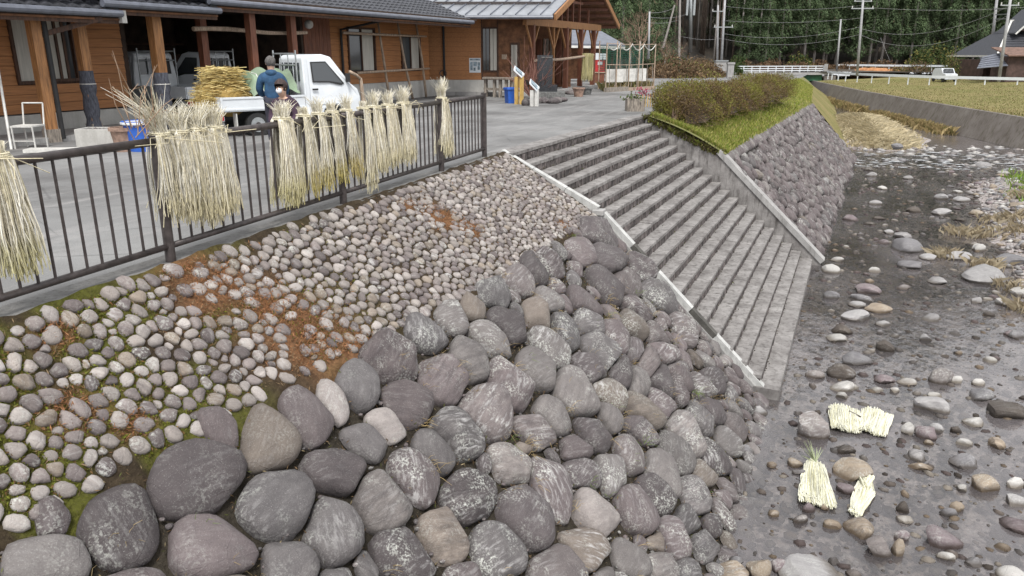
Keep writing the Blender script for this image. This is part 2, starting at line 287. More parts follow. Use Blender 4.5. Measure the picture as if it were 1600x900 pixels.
# ------------------------------------------------------------------ stones set in the banks
def surf_up(Y, v):      # v: 0 at the bend, 1 at the road edge
    B = np.array([xbend(Y), Y, -1.01]); A = np.array([xedge(Y) + .06, Y, .0]); return B + (A - B) * v
def surf_lo(Y, v):      # v: 0 at the bend, 1 at the waterline
    B = np.array([xbend(Y), Y, -1.01]); A = np.array([-.86 + .04 * (13 - Y) * .2, Y, -4.02]); return B + (A - B) * v
def frame(S, Y, v):
    P = S(Y, v); a = S(Y + .05, v) - S(Y - .05, v); b = S(Y, v + .02) - S(Y, v - .02); a /= np.linalg.norm(a); b -= a * (a @ b); b /= np.linalg.norm(b); n = np.cross(a, b)
    return P, a, b, n if n[2] > 0 else -n
def cell_radii(st, i, nb, K, gap, fat=1.27):
    x, y, a, b, th = st[i]; ph = np.arange(K) * 2 * math.pi / K
    r = a * b / np.sqrt((b * np.cos(ph - th)) ** 2 + (a * np.sin(ph - th)) ** 2) * fat; acc = r ** -9.
    for j in nb:
        dx, dy = st[j][0] - x, st[j][1] - y; d = math.hypot(dx, dy); q = math.atan2(dy, dx)
        er = lambda s: s[2] * s[3] / math.sqrt((s[3] * math.cos(q - s[4])) ** 2 + (s[2] * math.sin(q - s[4])) ** 2)
        ri, rj = er(st[i]), er(st[j]); t = d * ri / (ri + rj) - gap / 2; c = np.cos(ph - q)
        acc = acc + np.where(c > .12, (max(t, .02) / np.maximum(c, .12)) ** -9., 0)
    return acc ** (-1 / 9.)
def stone_geo(mb, P, e1, e2, n, rad, h, sink, tint, axis, rings, wob):
    K = len(rad); ph = np.arange(K) * 2 * math.pi / K; s = RNG.random(8) * 6.28; big = rad.mean(); tilt = RNG.normal(size=2) * .10
    rad = rad * (1 + wob * (np.sin(2 * ph + s[0]) * .6 + np.sin(3 * ph + s[1]) * .6 + np.sin(5 * ph + s[2]) * .35))
    V = []
    for rho, zz in rings:
        z = -sink if zz < 0 else zz * h; x = rad * rho * np.cos(ph); y = rad * rho * np.sin(ph)
        dz = 0 if zz < 0 else h * (.16 * np.sin(1.4 * x / big + s[3]) * np.cos(1.5 * y / big + s[4]) + .09 * np.sin(3.3 * x / big + s[5] + 2 * y / big)) * zz + (tilt[0] * x + tilt[1] * y) * zz * .8
        V.append(np.stack([x, y, z + dz + 0 * x], 1))
    V = np.concatenate(V + [np.array([[0, 0, h * 1.0]])]); m = len(rings)
    if K > 12:
        for _ in range(5):
            q = RNG.random() * 6.28; el = RNG.uniform(.5, 1.25); nv = np.array([math.cos(q) * math.cos(el), math.sin(q) * math.cos(el), math.sin(el)]); dd = V @ nv; over = dd - RNG.uniform(.74, .92) * dd.max(); V = V - np.where(over > 0, over, 0)[:, None] * nv * .85
    f = [(i * K + j, i * K + (j + 1) % K, (i + 1) * K + (j + 1) % K, (i + 1) * K + j) for i in range(m - 1) for j in range(K)] + [((m - 1) * K + j, (m - 1) * K + (j + 1) % K, m * K) for j in range(K)]
    c, d = math.cos(axis), math.sin(axis); L = np.stack([V[:, 0] * c + V[:, 1] * d, -V[:, 0] * d + V[:, 1] * c, V[:, 2]], 1) + RNG.random(3) * 40
    mb.add(P + V[:, :1] * e1 + V[:, 1:2] * e2 + V[:, 2:] * n, f, tint, L)
RG_BIG = [(1.0, -1), (1.02, .2), (.985, .46), (.90, .74), (.72, .92), (.4, .99)]; RG_MID = [(1.0, -1), (1.0, .35), (.86, .74), (.55, .95)]; RG_LOW = [(1.0, -1), (1.0, .4), (.66, .88)]
HUES = [((.135, .120, .123), 5), ((.152, .140, .140), 5), ((.130, .128, .130), 3), ((.100, .092, .095), 2.5), ((.160, .146, .128), .5), ((.20, .193, .188), .7), ((.155, .152, .15), 1.5)]
HP = np.array([w for _, w in HUES]); HP = HP / HP.sum(); HC = np.array([c for c, _ in HUES])
def hue(k=None): c = HC[RNG.choice(len(HC), p=HP)] if k is None else np.array(k); return c * RNG.uniform(.72, 1.12) * np.array([1.05, .985, .965]) * (.9 if k is None or sum(k) < .6 else 1)
def fill(st, x0, x1, y0, y1, rfun, tries, th=lambda: 0., asp=(1.05, 1.5), tight=.86):
    pts = [list(s) for s in st]; cell = {}; cs = .5
    key = lambda x, y: (int(x // cs), int(y // cs))
    for k, s in enumerate(pts): cell.setdefault(key(s[0], s[1]), []).append(k)
    for rnd, sc in enumerate((1.1, .95, .8, .66)):
        for _ in range(tries):
            x = RNG.uniform(x0, x1); y = RNG.uniform(y0, y1); r = rfun(x, y) * sc * RNG.uniform(.9, 1.1); ok = True; kx, ky = key(x, y)
            for i in (kx - 1, kx, kx + 1):
                for j in (ky - 1, ky, ky + 1):
                    for q in cell.get((i, j), ()):
                        s = pts[q]; dx, dy = s[0] - x, s[1] - y; d2 = dx * dx + dy * dy; rr = math.sqrt(s[2] * s[3]) + r
                        if d2 < (rr * tight) ** 2: ok = False; break
                    if not ok: break
                if not ok: break
            if ok:
                a = RNG.uniform(*asp) ** .5; pts.append([x, y, r * a, r / a, th() + RNG.normal() * .45]); cell.setdefault((kx, ky), []).append(len(pts) - 1)
    return pts
def lay(st, S, tov, parent, mat, gap, hfun, big, nlimit, Kb=20, Kl=12, tints=None, wob=.05, hidden=lambda P: False, sinkf=.35, screen=True):
    """Stones of st = [(Y, s, a, b, angle)] on the surface S; the largest in view as parts, the rest as one joined part."""
    pts = np.array([[s[0], s[1]] for s in st]); jobs = []
    cells = {}
    for k, p in enumerate(pts): cells.setdefault((int(p[0] // .6), int(p[1] // .6)), []).append(k)
    for i, s in enumerate(st):
        kx, ky = int(s[0] // .6), int(s[1] // .6); nb = [q for a in (-1, 0, 1) for b in (-1, 0, 1) for q in cells.get((kx + a, ky + b), ()) if q != i and (pts[q][0] - s[0]) ** 2 + (pts[q][1] - s[1]) ** 2 < (2.6 * max(s[2], st[q][2])) ** 2 + .01]
        P, e1, e2, n = frame(S, s[0], tov(s[0], s[1])); px, py, z = proj(P); size = math.sqrt(s[2] * s[3]) / max(z, .3)
        vis = z > .5 and -60 < px < 1660 and -60 < py < 960; jobs.append((-(size if vis else -1 + size), i, nb, P, e1, e2, n, vis))
    jobs.sort(key=lambda j: j[0]); rest = MB(); nr = 0
    for rank, (_, i, nb, P, e1, e2, n, vis) in enumerate(jobs):
        s = st[i]; px = -_ * F if vis else 0; K = Kb if px > 26 else (Kl + 2 if px > 12 else Kl); rg = RG_BIG if px > 22 else (RG_MID if px > 7 else RG_LOW)
        rad = cell_radii(st, i, nb, K, gap(s), 1.15 if Kb > 14 else 1.15); h = hfun(s) * RNG.uniform(.85, 1.15); t = tints[i] if tints and i < len(tints) and tints[i] is not None else None
        part = rank < nlimit and vis; mb = MB() if part else rest
        stone_geo(mb, P, e1, e2, n, rad, h, h * sinkf, hue(t), s[4] + RNG.normal() * .3, rg, wob)
        if part: mb.build('stone', mat, parent, smooth=True)
        else: nr += 1
    if nr: tag(rest.build('stone_rest', mat, parent, smooth=True), kind='stuff')
def slope_len(S, Y): return np.linalg.norm(S(Y, 1.) - S(Y, 0.))
# traced boulders of the lower bank: centre, half sizes in the photograph, tilt (clockwise, degrees)
TAN, WHI, DRK, BLU, PUR, PAL = (.175, .158, .138), (.25, .24, .232), (.092, .084, .087), (.120, .119, .122), (.130, .116, .119), (.175, .170, .167)
BIG = [(84,867,64,50,0,None),(200,814,66,64,20,DRK),(317,738,80,56,-35,DRK),(338,847,70,50,10,None),(445,780,64,53,10,BLU),(217,908,58,30,0,None),(466,875,46,45,40,None),(430,675,44,52,-20,TAN),(484,645,36,48,-35,PUR),(528,618,20,40,-20,WHI),
(569,594,33,38,-30,BLU),(620,553,47,40,-15,PUR),(674,514,37,28,10,BLU),(713,491,26,26,0,PAL),(747,473,17,26,-15,TAN),(780,453,28,24,0,BLU),(817,434,25,24,10,None),(841,415,20,28,-20,None),(866,405,20,22,0,PUR),(800,503,36,25,25,None),(845,483,30,22,30,TAN),(863,462,24,17,10,PAL),
(776,524,41,20,25,PAL),(740,556,36,29,40,None),(700,583,44,36,40,PUR),(641,625,46,34,10,PUR),(803,591,46,29,60,None),(768,638,46,38,45,None),(866,538,38,24,45,PAL),(847,569,40,26,60,PAL),(890,510,33,18,70,BLU),(874,642,34,27,30,PAL),(612,657,35,22,20,WHI),(581,682,40,22,30,None),
(531,726,48,34,10,DRK),(684,697,42,26,60,None),(725,671,47,34,45,None),(656,732,57,34,70,PUR),(608,776,48,46,30,None),(741,768,44,42,0,None),(806,718,40,30,20,WHI),(528,826,56,48,70,None),(703,830,48,38,20,TAN),(639,860,66,40,15,DRK),(786,856,48,40,60,None),(833,800,58,38,55,DRK),(869,752,60,29,65,PUR),
(845,668,44,23,30,None),(825,694,13,11,0,TAN),(735,893,34,20,0,None),(922,849,48,30,15,TAN),(936,671,33,28,45,None),(962,645,17,28,0,PAL),(1010,666,38,18,30,None),(1013,636,38,24,35,None),(907,698,27,25,20,None),(920,728,32,26,40,DRK),(961,736,21,38,10,None),(994,704,28,33,0,None),(938,793,42,36,10,WHI),
(1003,793,55,28,70,None),(1043,737,46,23,70,PAL),(1035,765,37,26,50,DRK),(1063,700,40,22,60,None),(1078,672,45,26,60,PAL),(1100,648,34,20,60,None),(1120,636,22,22,0,DRK),(1106,733,20,19,0,None),(1123,707,30,25,50,None),(1145,684,22,19,30,None),(1152,661,20,18,0,None),(1094,768,33,24,45,None),(1082,807,24,22,20,BLU),
(1122,815,16,15,0,None),(1061,836,37,27,50,None),(1108,848,21,24,0,BLU),(994,870,38,26,60,PAL),(1034,842,17,15,0,TAN),(1044,876,27,25,0,PAL),(1087,885,22,20,0,BLU),(882,884,52,28,-10,None),(956,895,20,14,0,PAL),
(915,390,30,20,60,None),(940,362,20,26,0,None),(920,470,36,24,65,PUR),(955,400,34,22,50,None),(975,365,28,16,45,None),(953,440,40,21,60,None),(985,435,26,20,55,None),(1000,480,36,18,30,None),(1000,500,30,19,40,None),(930,500,30,20,60,None),(968,520,30,28,30,PUR),(1000,545,24,20,50,None),(1030,520,34,20,60,None),(1045,545,30,20,60,None),
(950,545,40,24,35,None),(930,572,32,22,30,None),(1000,590,36,20,70,None),(1015,560,36,22,60,None),(980,575,30,24,50,None),(1042,590,28,26,30,None),(1070,580,30,20,50,None),(905,605,45,34,50,PAL),(960,610,40,24,60,None),(1065,605,32,17,35,None),(1100,600,30,18,50,None),(1040,625,32,22,30,None),(1120,590,24,17,50,None),(1075,510,28,17,50,None),(1035,460,34,15,45,None),(1005,415,28,14,45,None)]
def trace(x, y, S, lift):
    Y, v = 7., .4
    for _ in range(7):
        P, a, b, n = frame(S, Y, v); d = ray(x, y); Pn = P + n * lift; Q = CP + d * (((Pn - CP) @ n) / (d @ n)) - n * lift
        v += ((Q - P) @ b) / slope_len(S, Y); Y += (Q - P) @ a
    return Y, v * slope_len(S, Y)
def traced(lst, S, lift):
    out = []
    for cx, cy, rx, ry, ang, t in lst:
        c = np.array(trace(cx, cy, S, lift)); J = np.stack([np.array(trace(cx + 4, cy, S, lift)) - c, np.array(trace(cx, cy + 4, S, lift)) - c], 1) / 4
        a = math.radians(ang); R = np.array([[math.cos(a), -math.sin(a)], [math.sin(a), math.cos(a)]]); Sg = J @ R @ np.diag([rx * rx, ry * ry]) @ R.T @ J.T
        w, Vv = np.linalg.eigh(Sg); A, B = math.sqrt(w[1]), math.sqrt(w[0]); B = max(B, A * .5); out.append([c[0], c[1], A, B, math.atan2(Vv[1, 1], Vv[0, 1])])
    return out
lower = thing('boulder_bank', (-2.4, 7, -2.6), 'steep riverbank wall of large rounded purple grey boulders below the small cobbles', 'stone wall')
mb = MB(); mb.grid([[surf_lo(y, v) + np.array([-.02, 0, -.05]) for v in np.linspace(-.01, 1.06, 12)] for y in np.arange(-2, 13.3, .45)], [[np.array([.05, .043, .034]) * (.7 + .6 * vnoise(y * 3, v * 12)) for v in np.linspace(0, 1, 12)] for y in np.arange(-2, 13.3, .45)]); mb.build('mortar_bed', MAT['bank'], lower, smooth=True)
tb = traced(BIG, surf_lo, .10); LL = slope_len(surf_lo, 7)
keep = [i for i, s in enumerate(tb) if -.12 < s[1] < LL + .3 and s[0] < 12.9]
for i in keep: tb[i][1] = max(tb[i][1], .06)
bt = [BIG[i][5] for i in keep]; tb = [tb[i] for i in keep]
st = fill(tb, 1.0, 12.86, .06, LL + .22, lambda x, y: .17 - .004 * max(0, x - 6), 2600, lambda: math.pi / 2 + .25, (1.2, 1.9))
lay(st, surf_lo, lambda Y, s: s / slope_len(surf_lo, Y), lower, MAT['rock'], lambda s: .010, lambda s: .40 * s[3] + .035, True, 285, 24, 16, bt, .075)
upper = thing('cobble_bank', (-4.9, 7, -.5), 'gentle mossy bank paved with rows of small pale cobbles under the fence', 'stone paving')
ORANGE = [(300, 425, 40), (345, 450, 55), (420, 480, 55), (470, 505, 60), (500, 535, 50), (690, 338, 40), (735, 355, 30), (560, 545, 40), (90, 520, 18), (640, 320, 20), (880, 350, 18), (120, 640, 26), (210, 660, 18)]
def orange_w(P): px, py, z = proj(P); return max([math.exp(-((px - a) ** 2 * .6 + (py - b) ** 2 * 1.6) / c ** 2) for a, b, c in ORANGE])
OW = {}
ORW = [(trace(a, b, surf_up, .03), c) for a, b, c in ORANGE]      # the litter lies where it drifted, kept in metres along the bank
def orange_at(Y, s): return max(math.exp(-(((Y - q[0]) / (c * .0085)) ** 2 + ((s - q[1]) / (c * .0062)) ** 2)) for q, c in ORW)
yy = np.arange(-2, 13.25, .09); vv = np.linspace(-.03, 1.04, 26); TT = []; PP = []
for y in yy:
    a = []; b = []
    for v in vv:
        s = v * slope_len(surf_up, y); ow = orange_at(y, s) * (.5 + vnoise(y * 5, s * 5)); ms = smooth(.27, .5, vnoise(y * 2.2 + 3, s * 2.6)) * smooth(7.5, 3.0, y); col = np.array([.062, .046, .03]) * (.75 + .5 * vnoise(y * 6, s * 7))
        col = col * (1 - ms) + np.array([.11, .115, .022]) * ms; k = min(1, ow * 1.3); col = col * (1 - k) + np.array([.24, .125, .065]) * k; a.append(col); b.append(surf_up(y, v) + np.array([-.005, 0, -.012 + -.01 + .045 * vnoise(y * 9, s * 9)]))
    TT.append([a[0]] + a); PP.append([surf_lo(y, .07) + np.array([-.03, 0, -.03])] + b)
mb = MB(); mb.grid(PP, TT); mb.build('mortar_bed', MAT['bank'], upper, smooth=True)
COBT = [(.265, .252, .236), (.215, .198, .192), (.34, .33, .315), (.15, .135, .134), (.235, .21, .175)]
su = fill([], 1.0, 12.95, .03, 2.08, lambda x, y: .062 - .0012 * max(0, x - 4), 14000, lambda: math.pi / 2 + .5, (1.15, 1.75), .80)
su = [s for s in su if RNG.random() > (.4 * orange_at(s[0], s[1]) + .04 * smooth(6.5, 3, s[0])) and s[1] < slope_len(surf_up, s[0]) - .01]
lay(su, surf_up, lambda Y, s: s / slope_len(surf_up, Y), upper, MAT['cobble'], lambda s: .014, lambda s: s[3] * .68, False, 290, 14, 10, [COBT[RNG.choice(5, p=[.28, .26, .16, .18, .12])] for _ in su], .06)
# moss cushions and rusty needle litter between the cobbles
C = []; T = []
for _ in range(45000):
    y = RNG.uniform(1.2, 9); s = RNG.uniform(0, slope_len(surf_up, y) * .98); m = smooth(.30, .52, vnoise(y * 2.2 + 3, s * 2.6)) * smooth(7.5, 3., y)
    if RNG.random() < m * .9: C.append(surf_up(y, s / slope_len(surf_up, y)) + np.array([0, 0, RNG.uniform(-.005, .03)])); T.append(np.array([.13, .14, .02]) * RNG.uniform(.4, 1.5) if RNG.random() < .7 else np.array([.17, .10, .04]) * RNG.uniform(.5, 1.2))
tag(cards('moss', leaf_quads(np.array(C), RNG.uniform(.008, .018, len(C)), asp=.5), MAT['leaf'], org=(-4.9, 4, -.6), tint=np.array(T)), 'low green moss growing between the pale cobbles', 'moss', kind='stuff')
C = []; T = []
for _ in range(150000):
    y = RNG.uniform(1.2, 13); s = RNG.uniform(0, slope_len(surf_up, y) * .99); ow = orange_at(y, s)
    if RNG.random() < .85 * ow * (.25 + vnoise(y * 6, s * 6)) + .05: C.append(surf_up(y, s / slope_len(surf_up, y)) + np.array([0, 0, RNG.uniform(.0, .03 + .045 * ow)])); T.append((np.array([.31, .15, .07]) if RNG.random() < .15 + .8 * ow else np.array([.24, .17, .10])) * RNG.uniform(.5, 1.35))
tag(cards('needle_litter', leaf_quads(np.array(C), RNG.uniform(.010, .028, len(C)), asp=.17), MAT['leaf'], org=(-4.9, 6, -.6), tint=np.array(T)), 'rust coloured dry cedar needles drifted over the cobbles', 'needle litter', kind='stuff')
# dry grass and a few green weeds in the boulder joints
C = []; N = []; T = []
mb = MB()
for k in range(150):
    y = RNG.uniform(2, 12.5); v = RNG.uniform(0, .95); P = surf_lo(y, v) + np.array([.02, 0, .03])
    for _ in range(int(RNG.uniform(4, 12))):
        d = RNG.normal(size=3) * .5 + np.array([.5, 0, .6]); d /= np.linalg.norm(d); L = RNG.uniform(.05, .19); q = P + RNG.normal(size=3) * .03
        mb.tube([q, q + d * L * .6, q + d * L + np.array([.02, 0, -.03])], [.0022, .0018, .0008], 3, np.array([.38, .28, .13]) * RNG.uniform(.5, 1.2) if k % 5 else np.array([.14, .22, .03]) * RNG.uniform(.6, 1.2))
tag(mb.build('joint_grass', MAT['straw'], org=(-2.4, 7, -2.6)), 'thin dry grass tufts sprouting from joints between the boulders', 'dry grass', kind='stuff')
C = []; T = []
for _ in range(16000):
    y = RNG.uniform(1.5, 12.8); v = RNG.uniform(.0, .97); P = surf_lo(y, v); C.append(P + np.array([RNG.uniform(-.02, .03), 0, RNG.uniform(-.05, .05)])); T.append((np.array([.20, .13, .07]) if RNG.random() < .6 else np.array([.10, .11, .03]) if RNG.random() < .5 else np.array([.30, .24, .14])) * RNG.uniform(.4, 1.2))
tag(cards('joint_litter', leaf_quads(np.array(C), RNG.uniform(.012, .03, len(C)), asp=.22), MAT['leaf'], org=(-2.4, 7, -2.6), tint=np.array(T)), 'brown litter and moss caught in the joints between the boulders', 'litter', kind='stuff')
# ------------------------------------------------------------------ stair down to the river
NS = 19; RX, RZ = 5.05 / NS, 3.83 / NS
stair = thing('stone_staircase', (-3.2, 18, -2), 'wide grey stone staircase descending from the road to the river', 'staircase')
for k in range(NS):
    x0 = -5.80 + RX * k; z = -RZ * k; mb = MB(); zt = z - (0 if k else -.012)
    ya = np.arange(Y0S - .12, Y1S + .001, .478); ya[-1] = Y1S
    for i in range(len(ya) - 1):
        mb.box((x0 + .014 - RX / 2 + (-.0 if k else -.03), (ya[i] + ya[i + 1]) / 2, zt - .03 + RNG.normal() * .0025), (RX + .045 + (0 if k else .06), ya[i + 1] - ya[i] - .006, .06))
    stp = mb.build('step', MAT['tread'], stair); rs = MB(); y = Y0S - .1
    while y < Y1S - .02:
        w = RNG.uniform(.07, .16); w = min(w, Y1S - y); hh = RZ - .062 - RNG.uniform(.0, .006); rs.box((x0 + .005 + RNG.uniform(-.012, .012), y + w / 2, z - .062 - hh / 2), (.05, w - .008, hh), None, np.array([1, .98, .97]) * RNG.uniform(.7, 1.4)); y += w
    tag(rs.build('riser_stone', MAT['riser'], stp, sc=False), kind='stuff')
    MBk = MB(); MBk.box((x0 - .06, (Y0S + Y1S) / 2, z - .3), (.08, Y1S - Y0S, .5)); MBk.build('core', MAT['soil'], stp)
mb = MB(); mb.box((-.87, (Y0S + Y1S) / 2 - .05, -4.01), (.44, Y1S - Y0S + .3, .36)); mb.build('foot_beam', MAT['tread'], stair)
curb = thing('staircase_curb', (-3.4, 13.1, -2), 'sloping concrete curb with white coping between the boulders and the staircase', 'curb')
KP = [(-6.02, .02), (-4.05, -.94), (-.90, -3.93)]
mb = MB()
for (xa, za), (xb, zb) in zip(KP, KP[1:]): mb.prism([(xa, 13.02, za - .05), (xb, 13.02, zb - .05), (xb, 13.02, zb - .75), (xa, 13.02, za - .75)], (0, .2, 0))
mb.build('curb_wall', MAT['concrete'], curb)
def coping(t0, t1, seg, m, zlift):
    (xa, za), (xb, zb) = KP[seg], KP[seg + 1]; p = np.array([xa + (xb - xa) * t0, 13.12, za + (zb - za) * t0 + zlift]); q = np.array([xa + (xb - xa) * t1, 13.12, za + (zb - za) * t1 + zlift]); b = MB(); b.bar(p, q, .14, .12); b.build('coping_block', m, curb)
MAT['mossy_curb'] = concrete('blackened_curb', (.055, .052, .048), (.12, .115, .105), (.03, .03, .025), 3, .5)
for t0, t1 in ((.01, .33), (.335, .66), (.665, .98)): coping(t0, t1, 0, MAT['white_curb'], .0)
for t0, t1, w in ((.02, .2, 1), (.203, .35, 0), (.353, .555, 1), (.558, .70, 0), (.703, .99, 1)): coping(t0, t1, 1, MAT['white_curb'] if w else MAT['mossy_curb'], 0)
C = []; T = []
for _ in range(9000):      # dirt and dead moss in the angles of the steps
    k = RNG.integers(0, NS); C.append((-5.80 + RX * k - .02 + abs(RNG.normal()) * .035 + RX * 0, RNG.uniform(Y0S, Y1S), -RZ * (k + 1) + .03)); T.append(np.array([.06, .05, .035]) * RNG.uniform(.5, 1.6) if RNG.random() < .75 else np.array([.075, .085, .025]))
C = np.array(C) + RNG.normal(size=(9000, 3)) * np.array([.004, 0, .006]); C = C[vnoise(C[:, 1] * 1.7, C[:, 2] * 8) > .42]; T = np.array(T)[:len(C)]
tag(cards('step_dirt', leaf_quads(C, RNG.uniform(.010, .028, len(C)), asp=.5), MAT['leaf'], org=(-3, 18, -2), tint=T), 'dark dirt and moss gathered in the angles of the steps', 'dirt', kind='stuff')
mb = MB(); mb.box((-4.04, 13.04, -.95), (.2, .26, .08), .1); mb.build('cap_slab', MAT['concrete'], curb)
# ------------------------------------------------------------------ upstream stone wall, verge and hedge
YF0, YF1 = 22.95, 49.0
def vtop(Y): return np.array([-3.46 + .036 * (Y - 23), Y, -1.0])
def surf_f(Y, v): A = vtop(Y); B = np.array([-.49 + .031 * (Y - 23), Y, -4.03]); return A + (B - A) * v
fw_ = thing('fieldstone_wall', (-2, 30, -2.5), 'sloping wall of slanted purple grey stones between the grass verge and the stream', 'stone wall')
mb = MB(); mb.grid([[surf_f(y, v) + np.array([-.03, 0, -.05]) for v in np.linspace(0, 1.05, 8)] for y in np.arange(YF0, YF1, .9)]); MAT['joint'] = plain('stone_joint', (.075, .065, .06), .95, .4, 9); mb.build('mortar_bed', MAT['joint'], fw_)
mb = MB(); a, b = surf_f(YF1 - .3, 0), surf_f(YF1 - .3, 1.04); mb.prism([a, b, b + np.array([-6, 0, 0]), a + np.array([-3, 0, 0])], (0, .25, 0)); mb.build('end_wall', MAT['concrete'], fw_)
AN, STR = math.pi / 2 + .62, 2.1; ca_, sa_ = math.cos(AN), math.sin(AN); raw = fill([], -4.8, 4.8, -12.6, 12.6, lambda x, y: .125, 16000, lambda: 0., (1., 1.), .86); sf = []
for p_, q_, r_, _, _ in raw:
    y_ = 36 + ca_ * p_ * STR - sa_ * q_; s_ = sa_ * p_ * STR + ca_ * q_ + 2.2
    if YF0 + .1 < y_ < YF1 - .4 and .40 < s_ < 4.15: sf.append([y_, s_, r_ * STR * .98, r_, AN + RNG.normal() * .14])
lay(sf, surf_f, lambda Y, s: s / slope_len(surf_f, Y), fw_, MAT['rock'], lambda s: .018, lambda s: .85 * s[3] + .02, False, 260, 14, 10, [PUR if RNG.random() < .55 else None for _ in sf], .07)
y = YF0 + .15
while y < YF1 - .5:
    w = RNG.uniform(.32, .5); P, e1, e2, n = frame(surf_f, y + w / 2, .045); mb = MB(); rad = np.array([.5 / (abs(math.cos(t)) ** 5 / (w / .98) ** 5 + abs(math.sin(t)) ** 5 / .40 ** 5) ** .2 for t in np.arange(12) * math.pi / 6])
    stone_geo(mb, P, e1, e2, n, rad, .13, .12, hue(PAL if RNG.random() < .5 else PUR), 1.6, RG_MID, .03); mb.build('coping_stone', MAT['rock'], fw_, smooth=True); y += w
# concrete flank of the wall above the steps
fl = thing('flank_wall', (-2.4, 22.85, -2.4), 'triangular concrete cheek and coping closing the stone wall above the steps', 'wall')
mb = MB(); mb.prism([(-3.56, 22.78, -.98), (-.42, 22.78, -3.93), (-.42, 22.78, -4.3), (-4.9, 22.78, -1.6), (-5.75, 22.78, -.14), (-5.62, 22.78, -.03)], (0, .2, 0)); mb.build('cheek', MAT['tread'], fl)
mb = MB(); mb.bar((-3.52, 22.95, -.93), (-.38, 22.95, -3.90), .42, .14, (0, 0, 1)); mb.build('coping', MAT['concrete'], fl)
# verge
def verge(Y, u):
    A = np.array([-5.62 - (0 if Y < 45 else .02 * (Y - 45)), Y, .01 + float(zroad(Y))]); B = vtop(Y) + np.array([.16, 0, .0]) if Y < 49 else np.array([-2.5 - .05 * (Y - 49), Y, -1.0 - .02 * (Y - 49)])
    P = A + (B - A) * u; P[2] += .10 * math.sin(u * math.pi); return P
mb = MB(); yv = np.concatenate([[22.76], np.arange(23.1, 49, 1.0), np.arange(49, 112, 5)])
mb.grid([[verge(y, u) for u in np.linspace(0, 1, 7)] for y in yv]); tag(mb.build('verge', MAT['grass'], org=(-4.5, 30, -.5), smooth=True), kind='structure')
def far_left(Y, v): A = verge(Y, 1.); B = np.array([A[0] + 2.6, Y, -3.95]); return A + (B - A) * v
mb = MB(); mb.grid([[far_left(y, v) for v in np.linspace(0, 1, 5)] for y in np.arange(48.8, 112, 4)]); tag(mb.build('stream_bank', MAT['drygrass'], org=(-3, 70, -2)), kind='structure')
def blades(name, label, pts, hmin, hmax, cols, width=.006, mat='leaf', lean=.35, kind='stuff', parent=None, org=(0, 0, 0), cat='grass'):
    P = np.array(pts); n = len(P); h = RNG.uniform(hmin, hmax, n)[:, None]; a = RNG.uniform(0, 6.28, n); d = np.stack([np.cos(a), np.sin(a), 0 * a], 1); w = np.stack([-np.sin(a), np.cos(a), 0 * a], 1) * width
    tip = P + np.array([0, 0, 1.]) * h + d * h * RNG.uniform(0, lean * 2, n)[:, None]; mid = P + np.array([0, 0, .6]) * h + d * h * .15
    V = np.stack([P - w, P + w, mid + w * .8, tip], 1); c = np.array(cols)[RNG.integers(0, len(cols), n)] * RNG.uniform(.7, 1.3, n)[:, None]
    o = cards(name, V, MAT[mat], parent, None if parent else org, c); return tag(o, label, cat if not parent else None, kind=kind)
pts = []; 
for _ in range(46000):
    y = 23 + 75 * RNG.random() ** 2.2; pts.append(verge(y, RNG.random() ** .8))
blades('verge_grass', 'short yellow green grass covering the sloping verge beside the hedge', pts, .05, .15, [(.21, .25, .04), (.29, .29, .07), (.16, .22, .035), (.36, .32, .12)], .010)
hd = thing('azalea_hedge', (-4.8, 32, -.2), 'long clipped azalea hedge with brown green winter leaves on the verge', 'hedge')
def hedge_pt(t, a, r):    # t along, a around, r radial 0..1
    t = min(max(t, .0005), .9995); a = min(max(a, .001), 3.14); y = 23.3 + 18.5 * t; cx = -5.0 + .075 * (y - 23.3) * .9; z0 = verge(y, .3)[2] - .1
    lump = 1 + .16 * math.sin(t * 21) + .12 * math.sin(t * 47 + a * 3) + .1 * math.sin(a * 5 + t * 30); e = min(1, (t / .05) ** .5 if t < .05 else 1, ((1 - t) / .05) ** .5 if t > .95 else 1)
    s = abs(math.cos(a)) ** .7 * (1 if math.cos(a) > 0 else -1); u = math.sin(a) ** .6; z = z0 + (1.10 + .12 * math.sin(t * 9 + 1)) * u * lump ** .6 * r * (.5 + .5 * e)
    return np.array([cx + .98 * s * lump * r * e, y, z])
C = []; T = []
for _ in range(64000):
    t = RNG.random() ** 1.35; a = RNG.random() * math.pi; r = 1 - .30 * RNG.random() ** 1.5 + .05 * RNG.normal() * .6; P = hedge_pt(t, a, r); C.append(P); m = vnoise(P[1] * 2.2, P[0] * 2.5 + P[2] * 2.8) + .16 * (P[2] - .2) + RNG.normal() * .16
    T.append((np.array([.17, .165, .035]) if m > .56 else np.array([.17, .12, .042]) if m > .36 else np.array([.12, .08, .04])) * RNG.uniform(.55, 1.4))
cards('foliage', leaf_quads(np.array(C), RNG.uniform(.018, .042, len(C)), asp=.42), MAT['leaf'], hd, tint=np.array(T))
mb = MB()
for _ in range(1100):
    t = RNG.random() ** 1.4; a = RNG.random() * math.pi; p = hedge_pt(t, a, RNG.uniform(.2, .6)); q = hedge_pt(t + RNG.normal() * .006, a + RNG.normal() * .15, RNG.uniform(.9, 1.06)); mb.tube([p, (p + q) / 2 + RNG.normal(size=3) * .03, q], [.011, .008, .004], 3, cap=False)
tag(mb.build('branches', MAT['twig'], hd, sc=False), kind='stuff')
mb = MB(); tt = np.linspace(0.01, .99, 40); mb.grid([[hedge_pt(t, a, .58) for a in np.linspace(0.02, math.pi - .02, 12)] for t in tt]); mb.build('inner_growth', MAT['soil'], hd, smooth=True)
